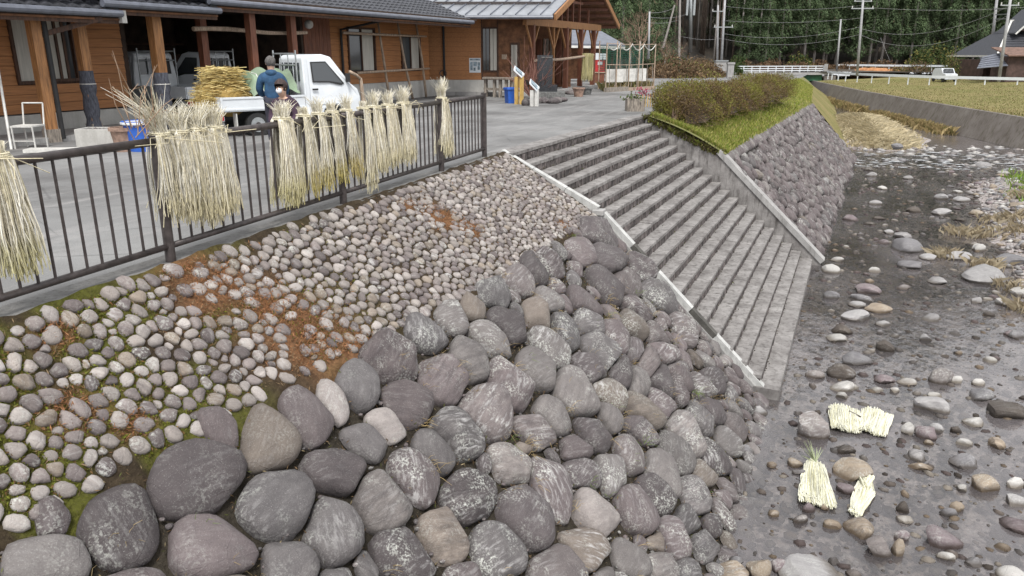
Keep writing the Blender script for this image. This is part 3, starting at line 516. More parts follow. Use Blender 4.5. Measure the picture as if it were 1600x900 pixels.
# ------------------------------------------------------------------ stones in the stream
def ico(sub):
    import bmesh
    bm = bmesh.new(); bmesh.ops.create_icosphere(bm, subdivisions=sub, radius=1); v = np.array([p.co[:] for p in bm.verts]); f = [tuple(q.index for q in p.verts) for p in bm.faces]; bm.free(); return v, f
ICO = {k: ico(k) for k in (1, 2, 3)}
def rock(mb, c, size, rz, tint, sub=2, ang=.5):
    v, f = ICO[sub]; v = v.copy()
    for _ in range(7):
        n = RNG.normal(size=3); n /= np.linalg.norm(n); o = RNG.uniform(.48, .88) if RNG.random() < ang else 1.; d = v @ n - o; v -= np.where(d > 0, d, 0)[:, None] * n * .92
    s = RNG.random(6) * 6.28; v *= (1 + .07 * np.sin(2.3 * v[:, 0] + s[0]) + .07 * np.sin(2.9 * v[:, 1] + s[1]) + .05 * np.sin(5 * v[:, 2] + s[2] + 3 * v[:, 0]))[:, None]; L = v * np.array(size) / 2
    ca, sa = math.cos(rz), math.sin(rz); V = L @ np.array([[ca, sa, 0], [-sa, ca, 0], [0, 0, 1]]); mb.add(V + c, f, tint, L + RNG.random(3) * 40)
GB, TN, DB, WH, PU, GR, LG = (.19, .17, .162), (.25, .205, .155), (.075, .062, .052), (.38, .37, .35), (.155, .125, .13), (.16, .155, .16), (.265, .258, .255)
RS = [(1268,659,56,56,GB,'large pale grey boulder standing in the shallow stream beside white straw bundles'),(1320,700,30,18,DB,'dark wedge stone tucked behind the tan boulder between the straw bundles'),(1334,729,53,42,TN,'smooth tan brown boulder midway between the soaking straw bundles'),(1320,760,28,20,PU,'rounded purple stone beside the forked straw bundle'),(1242,720,25,16,TN,'oval tan stone near the upright soaking straw bundle'),(1206,725,16,12,TN),(1247,735,20,12,GR),(1262,791,23,17,PU,'purple stone just below the upright soaking straw bundle'),(1250,808,23,20,GB,'round grey stone in the cluster below the upright straw bundle'),(1300,817,28,16,TN),(1287,791,16,10,TN),
(1341,821,44,28,TN,'flat topped light tan stone below the forked straw bundle'),(1371,849,42,36,GB,'blocky grey stone with a flat face below the light tan stone'),(1402,852,22,38,TN,'tall narrow brown stone leaning beside the blocky grey stone'),(1410,835,26,22,PU),(1411,790,23,22,DB,'squat dark stone above the small white bar stone'),(1413,808,25,12,WH,'narrow white bar shaped stone in the stream'),(1419,668,22,25,WH),(1447,673,37,24,PU,'purple slab stone in a trio beside the soaking straw'),(1464,668,22,16,LG),(1429,709,33,18,LG,'pale flat stone lying above a brown flat stone'),(1438,726,34,16,TN),(1453,629,53,26,LG,'long pale flat stone with a whitish top in the stream'),(1520,657,34,16,WH,'flat white stone next to a dark one in the stream'),(1495,670,19,15,DB),
(1570,636,56,34,DB,'big dark wet boulder in the stream by the gravel bar'),(1556,690,30,19,TN),(1536,752,42,30,TN,'angular tan boulder beside small white stones in the stream'),(1509,718,40,24,GR),(1503,761,20,13,WH),(1495,790,24,18,TN,'tan stone resting on a grey stone in the stream'),(1483,799,25,18,GR),(1471,835,54,30,PU,'angular dark purple slab lying alone in the stream'),(1477,867,24,19,WH,'cream white block stone below the dark purple slab'),(1586,754,26,21,WH),(1586,779,36,22,LG),(1271,893,95,34,LG,'broad pale boulder partly out of view below all the straw'),(1214,881,28,24,PU),(1583,896,40,22,WH),(1184,882,38,46,TN,'tall tan block stone at the foot of the boulder bank'),(1144,890,50,26,TN,'broad tan slab at the foot of the boulder bank'),(1148,873,28,18,GR),(1209,801,18,12,TN),
(1313,513,31,18,DB,'dark brown stone lying behind a white flat stone near the stair foot'),(1307,526,34,14,WH,'flat white stone in front of a dark brown one near the stair foot'),(1382,537,30,28,DB,'upright dark brown stone standing in open water'),(1315,579,38,28,DB,'dark pointed brown stone standing in the water near the stair foot'),(1273,582,26,18,GB,'rounded stone in the water close to the stair foot beam'),(1338,558,40,24,GR),(1383,591,30,16,PU),(1416,594,27,12,WH),(1397,608,15,12,WH),(1370,608,18,9,WH),(1315,616,19,13,WH,'small white pebble alone below the dark pointed stone'),(1472,586,38,28,GB,'rounded grey boulder with a pale wing stone beside it'),(1531,613,42,24,GR),(1494,592,20,14,WH),(1447,526,18,15,LG),(1331,489,44,20,LG,'long smooth pale boulder near the stairs below two flatter ones'),(1354,451,40,15,PU),(1348,463,38,16,GR),(1340,474,26,10,LG),(1368,421,20,10,WH),(1415,382,48,24,GR,'big rounded grey boulder at the pool tail'),(1408,367,30,14,LG),
(1543,424,82,36,LG,'largest pale flat boulder on the gravel bar'),(1580,404,50,22,GR,'grey slab boulder on the gravel bar behind the largest pale one'),(1529,386,20,16,WH),(1498,398,38,18,LG),(1571,470,26,16,WH),(1525,468,15,15,LG),(1590,521,26,16,GR),(1578,519,26,12,PU),(1466,437,32,13,LG),(1309,404,20,10,WH),(1296,460,26,16,GR),(1370,480,38,13,TN),(1534,257,27,11,LG,'pale boulder alone in the pool below the rapids'),(1419,276,20,10,LG,'rounded pale boulder in the middle of the dark pool'),(1471,330,29,15,LG),(1469,306,24,12,LG),(1401,227,20,9,GR),(1379,293,16,7,WH),(1360,272,17,10,LG),(1526,385,20,14,WH),(1368,316,18,9,LG),(1501,310,28,12,LG),(1422,412,40,14,GR),(1450,400,26,12,LG),(1240,720,14,9,GR),(1450,690,16,10,TN),(1380,505,22,10,LG),(1300,640,15,8,GR),(1220,560,12,7,GR),(1172,625,24,18,GR),(1165,700,26,22,GR,'round wet stone at the edge of the boulder bank'),(1150,745,28,22,GR),(1112,848,30,26,GR),(1186,640,24,20,LG)]
GRP = 'stones scattered in the shallow stream'; placed = []
CN = {GB: 'grey brown', TN: 'tan', DB: 'dark brown', WH: 'whitish', PU: 'purple', GR: 'grey', LG: 'pale grey'}
def zone(x, y, t, w):
    px, py, _ = proj((x, y, WZ)); z = 'at the foot of the boulder bank' if px < 1195 else 'in the dark pool below the rapids' if py < 345 and px < 1470 else 'on the gravel bar' if px > 1470 and py < 470 else 'beside the staircase foot' if px < 1330 and py < 640 else 'among the soaking straw bundles' if px < 1400 and py > 640 else 'in the rippling shallows past the pool' if py < 470 else 'in open shallow water by the gravel bar' if py < 640 else 'in the near shallows past the straw'
    return f"{'small' if w < .2 else 'medium' if w < .34 else 'large'} {CN[t]} stone {z}"
def put_rock(P, w, h, tint, label, sub):
    mb = MB(); d = w * RNG.uniform(.7, 1.0); rock(mb, (P[0], P[1], P[2]), (w, d, h), PSI * 0 + RNG.uniform(-.35, .35) + PSI, np.array(tint) * RNG.uniform(.9, 1.25), sub, .85)
    o = mb.build('stream_stone', MAT['wetrock'], org=P, smooth=False); o.data.polygons.foreach_set('use_smooth', [True] * len(o.data.polygons)); o.data.set_sharp_from_angle(angle=.55); tag(o, label, 'stone', GRP); placed.append((P[0], P[1], w * .5)); return o
for r in RS:
    x, y, w, h, t = r[:5]; y2 = y + h * .32; zz = WZ if y > 255 else WZ + .12
    for _ in range(3): P = atz(x, y2, zz); zz = max(zz, float(bedz(P[0], P[1])) + .02)
    dep = proj(P)[2]; ww = w * dep / F * 1.08; hh = max(h * dep / F * 1.0, ww * .35); lab = r[5] if len(r) > 5 else zone(P[0], P[1], t, ww)
    put_rock(P + np.array([0, 0, hh * .12]), ww, hh * 1.15, t, lab, 3 if w > 34 else 2)
cnt = 0
while cnt < 190:
    x = RNG.uniform(-.4, 9); y = 6.5 + 40 * RNG.random() ** 1.3; px, py, z = proj((x, y, WZ)); dens = .35 + .65 * smooth(1., 4.5, x - .04 * y) 
    if not (1130 < px < 1640 and 215 < py < 930) or RNG.random() > dens * (.3 if 240 < py < 330 and px < 1480 else 1): continue
    w = (RNG.uniform(.07, .24) if RNG.random() < .75 else RNG.uniform(.25, .45)) * (1 + .015 * y); 
    if any((x - a) ** 2 + (y - b) ** 2 < (c + w * .5) ** 2 for a, b, c in placed): continue
    t = [GB, TN, DB, WH, PU, GR, LG][RNG.choice(7, p=[.2, .12, .1, .16, .12, .14, .16])]; zz = max(WZ, float(bedz(x, y)) + .03)
    put_rock(np.array([x, y, zz + .004]), w, w * RNG.uniform(.4, .7), t, zone(x, y, t, w), 2); cnt += 1
mb = MB(); n = 0
while n < 9000:
    y = 6 + 46 * RNG.random() ** 1.6; x = RNG.uniform(-.85, 3 + .2 * y); px, py, z = proj((x, y, WZ)); b = float(bedz(x, y)); dry = b > WZ - .03
    if not (1100 < px < 1660 and py < 950): continue
    n += 1; w = (.035 + .15 * RNG.random() ** 2) * (1 + .02 * y) * (1.25 if dry else 1); hh = w * RNG.uniform(.35, .6); zz = max(b, WZ - .10) + hh * .2 if not dry else b + hh * .15
    if not dry and RNG.random() < .22: zz = WZ - hh * .05
    t = 1.15 * np.array([GB, TN, DB, WH, PU, GR, LG][RNG.choice(7, p=[.2, .12, .1, .12, .16, .15, .15])]) * RNG.uniform(.75, 1.15); rock(mb, (x, y, zz), (w, w * RNG.uniform(.6, .9), hh), RNG.uniform(0, 6), t, 1, .5)
tag(mb.build('pebbles', MAT['wetrock'], org=(2, 18, WZ), smooth=True), 'small mixed pebbles strewn over the stream bed', 'pebbles', kind='stuff')
mb = MB()
for _ in range(1500):
    y = RNG.uniform(1.6, 12.7); v = RNG.uniform(.02, 1.0); w = RNG.uniform(.02, .075); rock(mb, surf_lo(y, v) + np.array([0, 0, .01]), (w, w * .8, w * .6), RNG.uniform(0, 6), hue(None), 1, .4)
tag(mb.build('joint_gravel', MAT['rock'], org=(-2.4, 7, -2.6), smooth=True), 'small gravel wedged in the joints between the boulders', 'gravel', kind='stuff')
# stones piled below the far wall by the rapids, moss on the edge above the steps
mb = MB()
for _ in range(330):
    x = RNG.uniform(1.5, 10.8); y = RNG.uniform(45, 56) + .2 * (x - 5); w = RNG.uniform(.12, .75); b = max(float(bedz(x, y)), WZ + float(upstream(y)) - .06); rock(mb, (x, y, b + .02), (w, w * .7, w * .36), RNG.uniform(0, 6), np.array([WH, LG, GR, GB][RNG.integers(0, 4)]) * RNG.uniform(.9, 1.25), 1, .7)
tag(mb.build('rapid_stones', MAT['wetrock'], org=(5, 50, WZ), smooth=True), 'low stones breaking the water at the rapids above the pool', 'stones', kind='stuff')
pts = [(-5.72 + 2.2 * u + RNG.normal() * .05, 22.85 + RNG.normal() * .07, -.08 - .96 * u + RNG.normal() * .03) for u in RNG.random(2600)]
blades('edge_moss', 'dark moss and weeds creeping over the verge edge above the steps', pts, .04, .16, [(.07, .065, .02), (.11, .10, .03), (.06, .045, .025), (.14, .16, .03)], .016, lean=.8, cat='moss')
# white water at the step below the sand bar
mb = MB(); C = []; MAT['foam'] = plain('stream_foam', (.62, .64, .66), .5, .15, 8)
for _ in range(150):
    x = RNG.uniform(.3, 9.5); y = RNG.uniform(45.5, 51.5) + (.25 * (x - 4)); zz = WZ + float(upstream(y)) + .012; w = RNG.uniform(.08, .4); mb.add([(x - w, y - .05, zz), (x, y - RNG.uniform(.06, .16), zz + .02), (x + w, y + .04, zz), (x, y + RNG.uniform(.05, .14), zz + .015)], [(0, 1, 2, 3)])
tag(mb.build('foam', MAT['foam'], org=(4, 48, WZ), sc=False), 'white broken water running over the stone step below the pool', 'foam', kind='stuff')
pts = []
for _ in range(16000):
    y = RNG.uniform(51.5, 78); x = 2.0 - .075 * (y - 52) + RNG.normal() * 1.15; 
    if bedz(x, y) > WZ + .24: pts.append((x, y, float(bedz(x, y))))
blades('sandbar_reeds', 'pale beige flattened reeds covering the sand bar upstream', pts, .08, .3, [(.46, .39, .25), (.40, .34, .22), (.54, .47, .32)], .025, lean=1.2, cat='reeds')
pts = []
for cx, cy, r, n in [(1480, 378, .5, 260), (1500, 345, .7, 260), (1530, 350, .8, 300), (1560, 330, .8, 300), (1590, 350, 1., 400), (1545, 395, .6, 200), (1585, 430, .5, 200), (1600, 300, .8, 300), (1470, 380, .4, 200), (1595, 330, .8, 260), (1600, 460, .4, 160)]:
    c = atz(cx, cy + 6, WZ + .3)
    for _ in range(n): x, y = c[:2] + RNG.normal(size=2) * r * .4; pts.append((x, y, max(float(bedz(x, y)), WZ - .02)))
blades('gravel_grass', 'dry tan grass tufts growing on the gravel bar', pts[::2], .10, .34, [(.36, .30, .20), (.42, .36, .26), (.26, .21, .14)], .007, lean=.7, cat='dry grass')
pts = []
for _ in range(900): c = atz(1592, RNG.uniform(262, 305), WZ + .4); x, y = c[:2] + RNG.normal(size=2) * np.array([.45, 1.]); pts.append((x + .5, y, max(float(bedz(x, y)), WZ)))
blades('bank_weeds', 'bright green weeds at the edge of the gravel bar', pts, .1, .35, [(.17, .27, .04), (.22, .30, .06)], .02, cat='weeds')
# soaking straw
def soak(px, py, wpx, lpx, ang, label, fan=.12, fork=0.):
    P = atz(px, py, WZ + .03); dep = proj(P)[2]; wd = wpx * dep / F; ln = lpx * dep / F * 2.05; a = ang; d = np.array([-math.sin(a), math.cos(a), 0]); e = np.array([math.cos(a), math.sin(a), 0]); mb = MB()
    for k in range(420):
        u = RNG.uniform(-1, 1) + RNG.normal() * .05; l = ln * RNG.uniform(.72, 1.12); z = .01 + .04 * (1 - u * u) * RNG.random(); f = u * fan; sp = fork * (1 if u > 0 else -.15)
        pts = [P + e * wd / 2 * u + d * l * t + e * (f + sp * max(t, 0) * 1.5) * l * t + np.array([0, 0, z + .02 * math.sin(t * 5 + u * 3)]) for t in (-.5, -.2, .15, .5)]
        pts = [q_ + RNG.normal(size=3) * np.array([.012, .012, .006]) for q_ in pts]; mb.tube(pts, .0065, 3, np.array([.72, .71, .62]) * RNG.uniform(.75, 1.15) * (np.array([1, 1, .95]) if RNG.random() < .75 else np.array([.9, .88, .7])), cap=False)
    o = mb.build('soaking_straw_bundle', MAT['straw'], org=P, sc=False); tag(o, label, 'straw bundle', 'straw bundles soaking in the stream')
soak(1320, 655, 42, 40, .05, 'square pale straw bundle soaking beside the large grey boulder', .03); soak(1366, 660, 42, 40, -.12, 'square pale straw bundle soaking behind its twin away from the boulder', .03)
soak(1274, 755, 40, 60, .08, 'upright oval straw bundle soaking alone with a leafy top', -.1); soak(1349, 776, 26, 56, -.2, 'forked straw bundle fanning out under the tan boulder', .1, -.45)
mb = MB(); P = atz(1274, 722, WZ + .08)
for _ in range(30): d = RNG.normal(size=3) * .25 + np.array([-.2, .75, .25]); mb.tube([P, P + d * .16, P + d * .3], [.008, .006, .002], 3, np.array([.36, .40, .24]) * RNG.uniform(.7, 1.2), cap=False)
tag(mb.build('straw_tuft', MAT['straw'], org=P, sc=False), 'grey green leafy straw ends above the upright soaking bundle', 'straw')
# ------------------------------------------------------------------ far bank
FOOT = [(20, 2, -4), (19, 16, -4), (16.5, 30, -4), (12.8, 45, -3.95), (9.6, 54.5, -3.85), (6.35, 65, -3.8), (2.9, 78, -3.8), (-.7, 92, -3.8), (-6.0, 117, -3.8), (-10, 138, -3.8)]
def foot(t):
    f = np.array(FOOT); s = t * (len(f) - 1); i = min(int(s), len(f) - 2); return f[i] + (f[i + 1] - f[i]) * (s - i)
def outward(t): d = foot(min(1, t + .02)) - foot(max(0, t - .02)); d[2] = 0; d /= np.linalg.norm(d); return np.array([d[1], -d[0], 0])
TS = np.linspace(0, 1, 46); rw = thing('river_wall', (9, 55, -4), 'stained grey brown concrete river wall along the opposite bank', 'river wall')
for k in range(9):
    mb = MB(); tt = np.linspace(k / 9, (k + 1) / 9 + .0004, 7); mb.grid([[foot(t) + outward(t) * (.0 + .9 * v) + np.array([0, 0, -.5 + 2.3 * v]) for v in (0, .3, .6, 1)] + [foot(t) + outward(t) * 1.25 + np.array([0, 0, 1.8])] for t in tt]); mb.build('wall_panel', MAT['farwall'], rw)
mb = MB(); mb.grid([[foot(t) + outward(t) * a + np.array([0, 0, z]) for a, z in ((1.0, 1.70), (3, 1.85), (8, 2.05), (14, 2.35), (19, 2.5), (24, 2.55), (120, 2.6))] for t in TS]); tag(mb.build('grass_bank', MAT['drygrass'], org=(15, 60, -2), smooth=True), kind='structure')
pts = []
for _ in range(42000): t = RNG.uniform(.38, .9); a = RNG.uniform(1, 24); q = foot(t) + outward(t) * a; pts.append((q[0], q[1], -3.85 + np.interp(a, (1, 3, 8, 14, 19, 24), (1.78, 1.88, 2.08, 2.38, 2.52, 2.57)) - .03 + (-.15 if t < .4 else 0)))
blades('bank_grass', 'short yellow winter grass on the opposite bank above the river wall', pts, .05, .15, [(.17, .165, .055), (.25, .205, .10), (.12, .13, .04), (.29, .23, .13)], .035)
pts = []
for _ in range(9000): t = RNG.uniform(.52, .86); q = foot(t) - outward(t) * abs(RNG.normal() * .5); hump = vnoise(t * 60, 3); pts.append((q[0], q[1], q[2] - .1)) if hump > .35 else None
blades('foot_grass', 'dry brown grass hanging along the foot of the river wall', pts, .25, .75, [(.28, .21, .10), (.34, .26, .13), (.20, .17, .07)], .04, lean=.5, cat='dry grass')
# guard rail on the far road
MAT['road2'] = plain('pale_lane', (.28, .27, .26), .9, .2, 1)
gp = []
for px, dep in [(1289, 118), (1300, 112), (1320, 106), (1350, 101), (1385, 97), (1420, 93.5), (1460, 90), (1500, 87.5), (1545, 85), (1600, 82.5), (1680, 79), (1780, 74)]: q = atd(px, 110, dep); q[2] = -1.36; gp.append(q)
gr = thing('guard_rail', gp[3], 'long white guard rail curving along the road above the far grass bank', 'guard rail')
gpa = np.array(gp); seg = np.concatenate([[0], np.cumsum(np.linalg.norm(np.diff(gpa, axis=0), axis=1))]); at = lambda s: np.array([np.interp(s, seg, gpa[:, i]) for i in range(3)])
mb = MB(); S_ = np.linspace(0, seg[-1], 60)
for a, b in zip(S_, S_[1:]): mb.bar(at(a) + np.array([0, 0, .62]), at(b) + np.array([0, 0, .62]), .06, .30)
mb.build('rail', MAT['white'], gr)
for s in np.arange(.3, seg[-1], 3.1): mb = MB(); mb.tube([at(s) + np.array([-.0, .1, -.4]), at(s) + np.array([0, .1, .76])], .075, 6); mb.build('post', MAT['white'], gr)
# bridge
bp, bq = atd(1128, 108, 116), atd(1288, 108, 119); bp[2] = bq[2] = -1.0; br = thing('road_bridge', (bp + bq) / 2, 'small road bridge with white railings and a green girder over the stream', 'bridge')
dx = (bq - bp) / np.linalg.norm(bq - bp); mb = MB(); mb.bar(bp, bq, 5, .35); mb.build('deck', MAT['concrete'], br)
MAT['green'] = plain('green_girder', (.03, .12, .06), .6, .2, 2); mb = MB(); q0 = bp + dx * 9.0; mb.bar(q0 + np.array([0, -2.3, -.62]), bq - dx * .2 + np.array([0, -2.3, -.62]), .3, .85); mb.build('girder', MAT['green'], br)
mb = MB(); mb.bar(bq + np.array([.2, 0, -1.6]), bq + np.array([1.8, 0, -1.6]), 5.5, 2.6); mb.build('abutment', MAT['farwall'], br)
for zz in (.95, .62, .33): mb = MB(); mb.bar(bp + np.array([0, -2.5, zz + .1]), bq + np.array([0, -2.5, zz + .1]), .09, .12); mb.build('rail', MAT['white'], br)
for k in range(14): mb = MB(); q = bp + (bq - bp) * k / 13 + np.array([0, -2.5, .1]); mb.tube([q, q + np.array([0, 0, 1.0])], .07, 6); mb.build('baluster', MAT['white'], br)
for q in (bq + np.array([.3, -2.5, .1]), bp + (bq - bp) * .02 + np.array([0, -2.6, .1])): mb = MB(); mb.box(q + np.array([0, 0, .6]), (.5, .5, 1.3)); mb.build('end_pillar', MAT['concrete'], br)
# second white fence behind the far road
f2 = thing('roadside_rail', atd(1400, 100, 128), 'straight white rail fence behind the field across the stream', 'rail fence'); mb = MB(); a, b = atd(1308, 101, 130), atd(1480, 101, 118); a[2] = b[2] = .02; mb.bar(a, b, .08, .28); mb.build('rail', MAT['white'], f2)
for k in range(9): mb = MB(); q = a + (b - a) * k / 8; mb.tube([q + np.array([0, .1, .1]), q - np.array([0, 0, 1.3])], .06, 6); mb.build('post', MAT['white'], f2)
# clay heap, field strip, bushes
def mound(name, px, py, dep, sx, sy, h, mat, label, cat, z=None):
    P = atd(px, py, dep); P[2] = -1.35 if z is None else z; mb = MB(); v, f = ICO[3]; v = v.copy(); v *= (1 + .16 * np.sin(4 * v[:, 0] + px) * np.cos(5 * v[:, 1]) + .08 * np.sin(9 * v[:, 0] + 7 * v[:, 1]))[:, None]; mb.add(v * np.array([sx, sy, h]) + P, f); tag(mb.build(name, mat, org=P, smooth=True), label, cat)
MAT['clay'] = plain('orange_clay', (.42, .20, .09), .95, .25, 2); mound('clay_heap', 1368, 112, 122, 3.4, 2.0, 1.1, MAT['clay'], 'low heap of orange clay beyond the white guard rail', 'soil heap')
def leaf_bush(name, c, rad, n, cols, label, cat, size=.12, group=None, wood=True):
    d = rand_unit(n); d[:, 2] = np.abs(d[:, 2]); r = RNG.uniform(.55, 1.05, n) ** .6; C = c + d * r[:, None] * np.array(rad) * (1 + .25 * np.sin(4 * d[:, :1] * 3 + c[0]) * np.cos(d[:, 1:2] * 7))
    t = thing(name, c, label, cat, group); T = np.array(cols)[RNG.integers(0, len(cols), n)] * RNG.uniform(.55, 1.4, n)[:, None]; cards('foliage', leaf_quads(C, RNG.uniform(.6, 1.3, n) * size, asp=.5), MAT['leaf'], t, tint=T)
    mb = MB()
    for _ in range(14): e = rand_unit(1)[0]; e[2] = abs(e[2]) + .3; mb.tube([c, c + e * np.array(rad) * .5, c + e * np.array(rad) * .85], [.05, .03, .01], 4)
    tag(mb.build('branches', MAT['twig'], t, sc=False), kind='stuff'); return t
def ground(px, py, dep, z): P = atd(px, py, dep); P[2] = z; return P
GREEN = [(.05, .075, .022), (.07, .10, .03), (.035, .06, .02)]; BRN = [(.16, .10, .055), (.20, .14, .08), (.12, .08, .045)]; YEL = [(.22, .20, .06), (.17, .16, .05)]
leaf_bush('field_bush', ground(1434, 112, 118, -1.4), (2.4, 1.6, 1.9), 1500, BRN + GREEN[:1], 'rounded brown bush in the field beside the orange clay', 'bush')
leaf_bush('field_bush', ground(1405, 112, 120, -1.4), (1.8, 1.4, 1.3), 900, YEL + BRN, 'yellowish low bush between the clay heap and the brown bush', 'bush')
leaf_bush('garden_shrub', ground(1484, 112, 100, -1.4), (1.2, 1.1, 3.2), 1400, GREEN + YEL, 'tall green shrub standing at the house wall by the parked car', 'shrub')
# car on the far road
def far_car():
    P = ground(1477, 113, 96, -1.45); t = thing('parked_car', P, 'small white car parked on the lane near the tiled house', 'car'); prof = [(-1.7, .25), (-1.72, .8), (-1.55, 1.3), (-1.2, 1.55), (.4, 1.55), (.95, 1.0), (1.65, .88), (1.72, .3)]
    e = np.array(rt); f = np.array(fh); mb = MB(); mb.prism([P + f * x * -1 * .9 + e * -.74 + np.array([0, 0, z]) for x, z in prof], e * 1.48); mb.build('body', MAT['white'], t)
    mb = MB(); mb.prism([P - f * 1.0 * .82 + e * -.62 + np.array([0, -.06, 1.02]), P - f * .5 + e * -.56 + np.array([0, -.05, 1.46]), P - f * .5 + e * .56 + np.array([0, -.05, 1.46]), P - f * .82 + e * .62 + np.array([0, -.06, 1.02])], (0, -.12, .06)); mb.build('windscreen', MAT['glass'], t)
    for sx in (-.72, .72):
        for sy in (-1.1, 1.1): mb = MB(); q = P + e * sx + f * sy + np.array([0, 0, .3]); mb.tube([q - e * .08, q + e * .08], .3, 12); mb.build('wheel', MAT['black'], t)
far_car()
# tiled house
hP = ground(1590, 118, 98, -1.5); ho = thing('tiled_house', hP, 'old farmhouse with dark hipped tile roof and white ridge lines beyond the guard rail', 'house')
e, f = np.array(rt), np.array(fh); Z = np.array([0, 0, 1.])
MAT['brownwall'] = plain('brown_plank_wall', (.075, .045, .038), .8, .3, 2)
def hp(a, b, z): return hP + e * a + f * b + Z * z
mb = MB(); mb.prism([hp(-3.8, 1, 0), hp(9, 1, 0), hp(9, 9, 0), hp(-3.8, 9, 0)], Z * 2.6); mb.build('wall', MAT['brownwall'], ho)
def tiled(name, a, b, c, d, n, parent, mat=MAT['tile']):      # roof slope a-b (eave) to d-c (top) with n rows of battens, one slab
    a, b, c, d = (np.array(q, float) for q in (a, b, c, d)); s = MB(); nn = np.cross(b - a, d - a); nn /= np.linalg.norm(nn); nn *= 1 if nn[2] > 0 else -1
    for k in range(n): t0, t1 = k / n, (k + 1.08) / n; t1 = min(t1, 1); p = [a + (d - a) * t0, b + (c - b) * t0, b + (c - b) * t1, a + (d - a) * t1]; p[0] = p[0] + nn * .06; p[1] = p[1] + nn * .06; s.prism(p, nn * .07)
    return s.build(name, mat, parent)
rf = tiled('roof', hp(-3.6, -1, 2.9), hp(11, -1, 2.9), hp(6.5, 4.5, 7.0), hp(.8, 4.5, 7.0), 14, ho); mb = MB(); mb.prism([hp(-3.6, -1, 2.85), hp(.8, 4.5, 6.95), hp(-3.6, 10, 2.85)], e * .1); mb.build('side_slope', MAT['tile'], ho)
for p, q in ((hp(-3.6, -1, 3.05), hp(.8, 4.5, 7.2)), (hp(-3.6, -1, 3.0), hp(-3.6, 10, 3.0)), (hp(.6, 4.5, 7.3), hp(7, 4.5, 7.3))): mb = MB(); mb.bar(p, q, .2, .2); mb.build('ridge', MAT['offwhite'], rf)
gb = MB(); gb.prism([hp(.2, 1.6, 6.0), hp(4.6, 1.6, 6.0), hp(2.4, 1.9, 8.2)], f * 3); gb.build('gable', MAT['brownwall'], ho)
for sgn, A, B in ((-1, hp(2.4, 1.2, 8.5), hp(-.5, 1.2, 5.6)), (1, hp(2.4, 1.2, 8.5), hp(5.3, 1.2, 5.6))): mb = MB(); mb.prism([A, B, B + f * 4.2, A + f * 4.2], Z * .18); mb.build('gable_roof', MAT['tile'], ho); mb = MB(); mb.bar(A - f * .08, B - f * .08, .12, .16); mb.build('barge_board', MAT['offwhite'], ho)
tiled('lower_roof', hp(-6.6, -3.2, 1.9), hp(6, -3.2, 1.9), hp(6, .9, 2.8), hp(-4.6, .9, 2.8), 7, ho)
mb = MB(); mb.prism([hp(-2.6, -2.6, 0), hp(4, -2.6, 0), hp(4, 1, 0), hp(-2.6, 1, 0)], Z * 1.9); mb.build('porch_wall', MAT['brownwall'], ho)
for a in (-1.8, -.2, 1.4): mb = MB(); mb.prism([hp(a, -2.72, .3), hp(a + 1.1, -2.72, .3), hp(a + 1.1, -2.72, 1.5), hp(a, -2.72, 1.5)], f * .1); mb.build('window', MAT['glass'], ho)
s2 = thing('storage_shed', ground(1590, 120, 90, -1.5), 'low brown shed with a rusty roof standing before the tiled house', 'shed'); q = ground(1590, 120, 90, -1.5)
mb = MB(); mb.prism([q - e * 1.4, q + e * 6, q + e * 6 + f * 3, q - e * 1.4 + f * 3], Z * 3.0); mb.build('wall', MAT['brownwall'], s2); MAT['rust'] = plain('rusty_sheet', (.17, .10, .075), .8, .3, 3)
mb = MB(); mb.prism([q - e * 1.8 - f * .6 + Z * 3.0, q + e * 6 - f * .6 + Z * 3.0, q + e * 6 + f * 3 + Z * 3.9, q - e * 1.8 + f * 3 + Z * 3.9], Z * .12); mb.build('roof', MAT['rust'], s2)
tiled('side_roof', q - e * 5.0 - f * .3 + Z * 1.6, q - e * 1.5 - f * .3 + Z * 1.9, q - e * 1.5 + f * 2 + Z * 3.3, q - e * 3.2 + f * 2 + Z * 2.9, 6, s2, MAT['gutter'])
# ------------------------------------------------------------------ poles and wires
def pole(px0, py0, px1, py1, dep, r, label, mat, arms=(), extra=None, name='utility_pole'):
    b = atd(px0, py0, dep); t = atd(px1, py1, dep); o = thing(name, b, label, 'utility pole', 'poles along the valley road'); mb = MB(); mb.tube([b - Z * .6, t], [r, r * .75], 10); mb.build('shaft', mat, o, smooth=True)
    for z, l in arms: mb = MB(); c = b + (t - b) * z; mb.bar(c - e * l, c + e * l, .12, .12); mb.build('crossarm', MAT['steel'], o); [(lambda m: m.build('insulator', MAT['offwhite'], o))(MB().tube([c + e * s * l + Z * .06, c + e * s * l + Z * .3], .06, 6)) for s in (-.9, .9)]
    return o, b, t
MAT['polec'] = plain('concrete_pole', (.36, .36, .37), .8, .15, 2)
pA = pole(1340, 111, 1351, -30, 100, .17, 'tall grey concrete pole rising behind the guard rail near the bridge', MAT['polec'], [(.70, 1.4), (.78, 1.1)])
pB = pole(1308, 104, 1314, 30, 118, .15, 'shorter thin pole standing next to the tall pole by the bridge', MAT['polec'])
pC = pole(1562, 119, 1583, -30, 86, .17, 'concrete pole in front of the tiled house', MAT['polec'], [(.75, 1.0)])
pD = pole(1551, 60, 1561, -30, 104, .2, 'concrete pole behind the roof ridge of the tiled house', MAT['polec'])
mb = MB()
for y in (14, 23, 30): mb.bar(atd(1556, y, 95), atd(1576, y - 1, 88), .12, .12)
tag(mb.build('crossbeam', MAT['steel'], pC[0], sc=False), kind='stuff')
pE = pole(1014, 80, 1015, 18, 66, .09, 'thin grey pole behind the green netting', MAT['polec'], name='utility_pole')
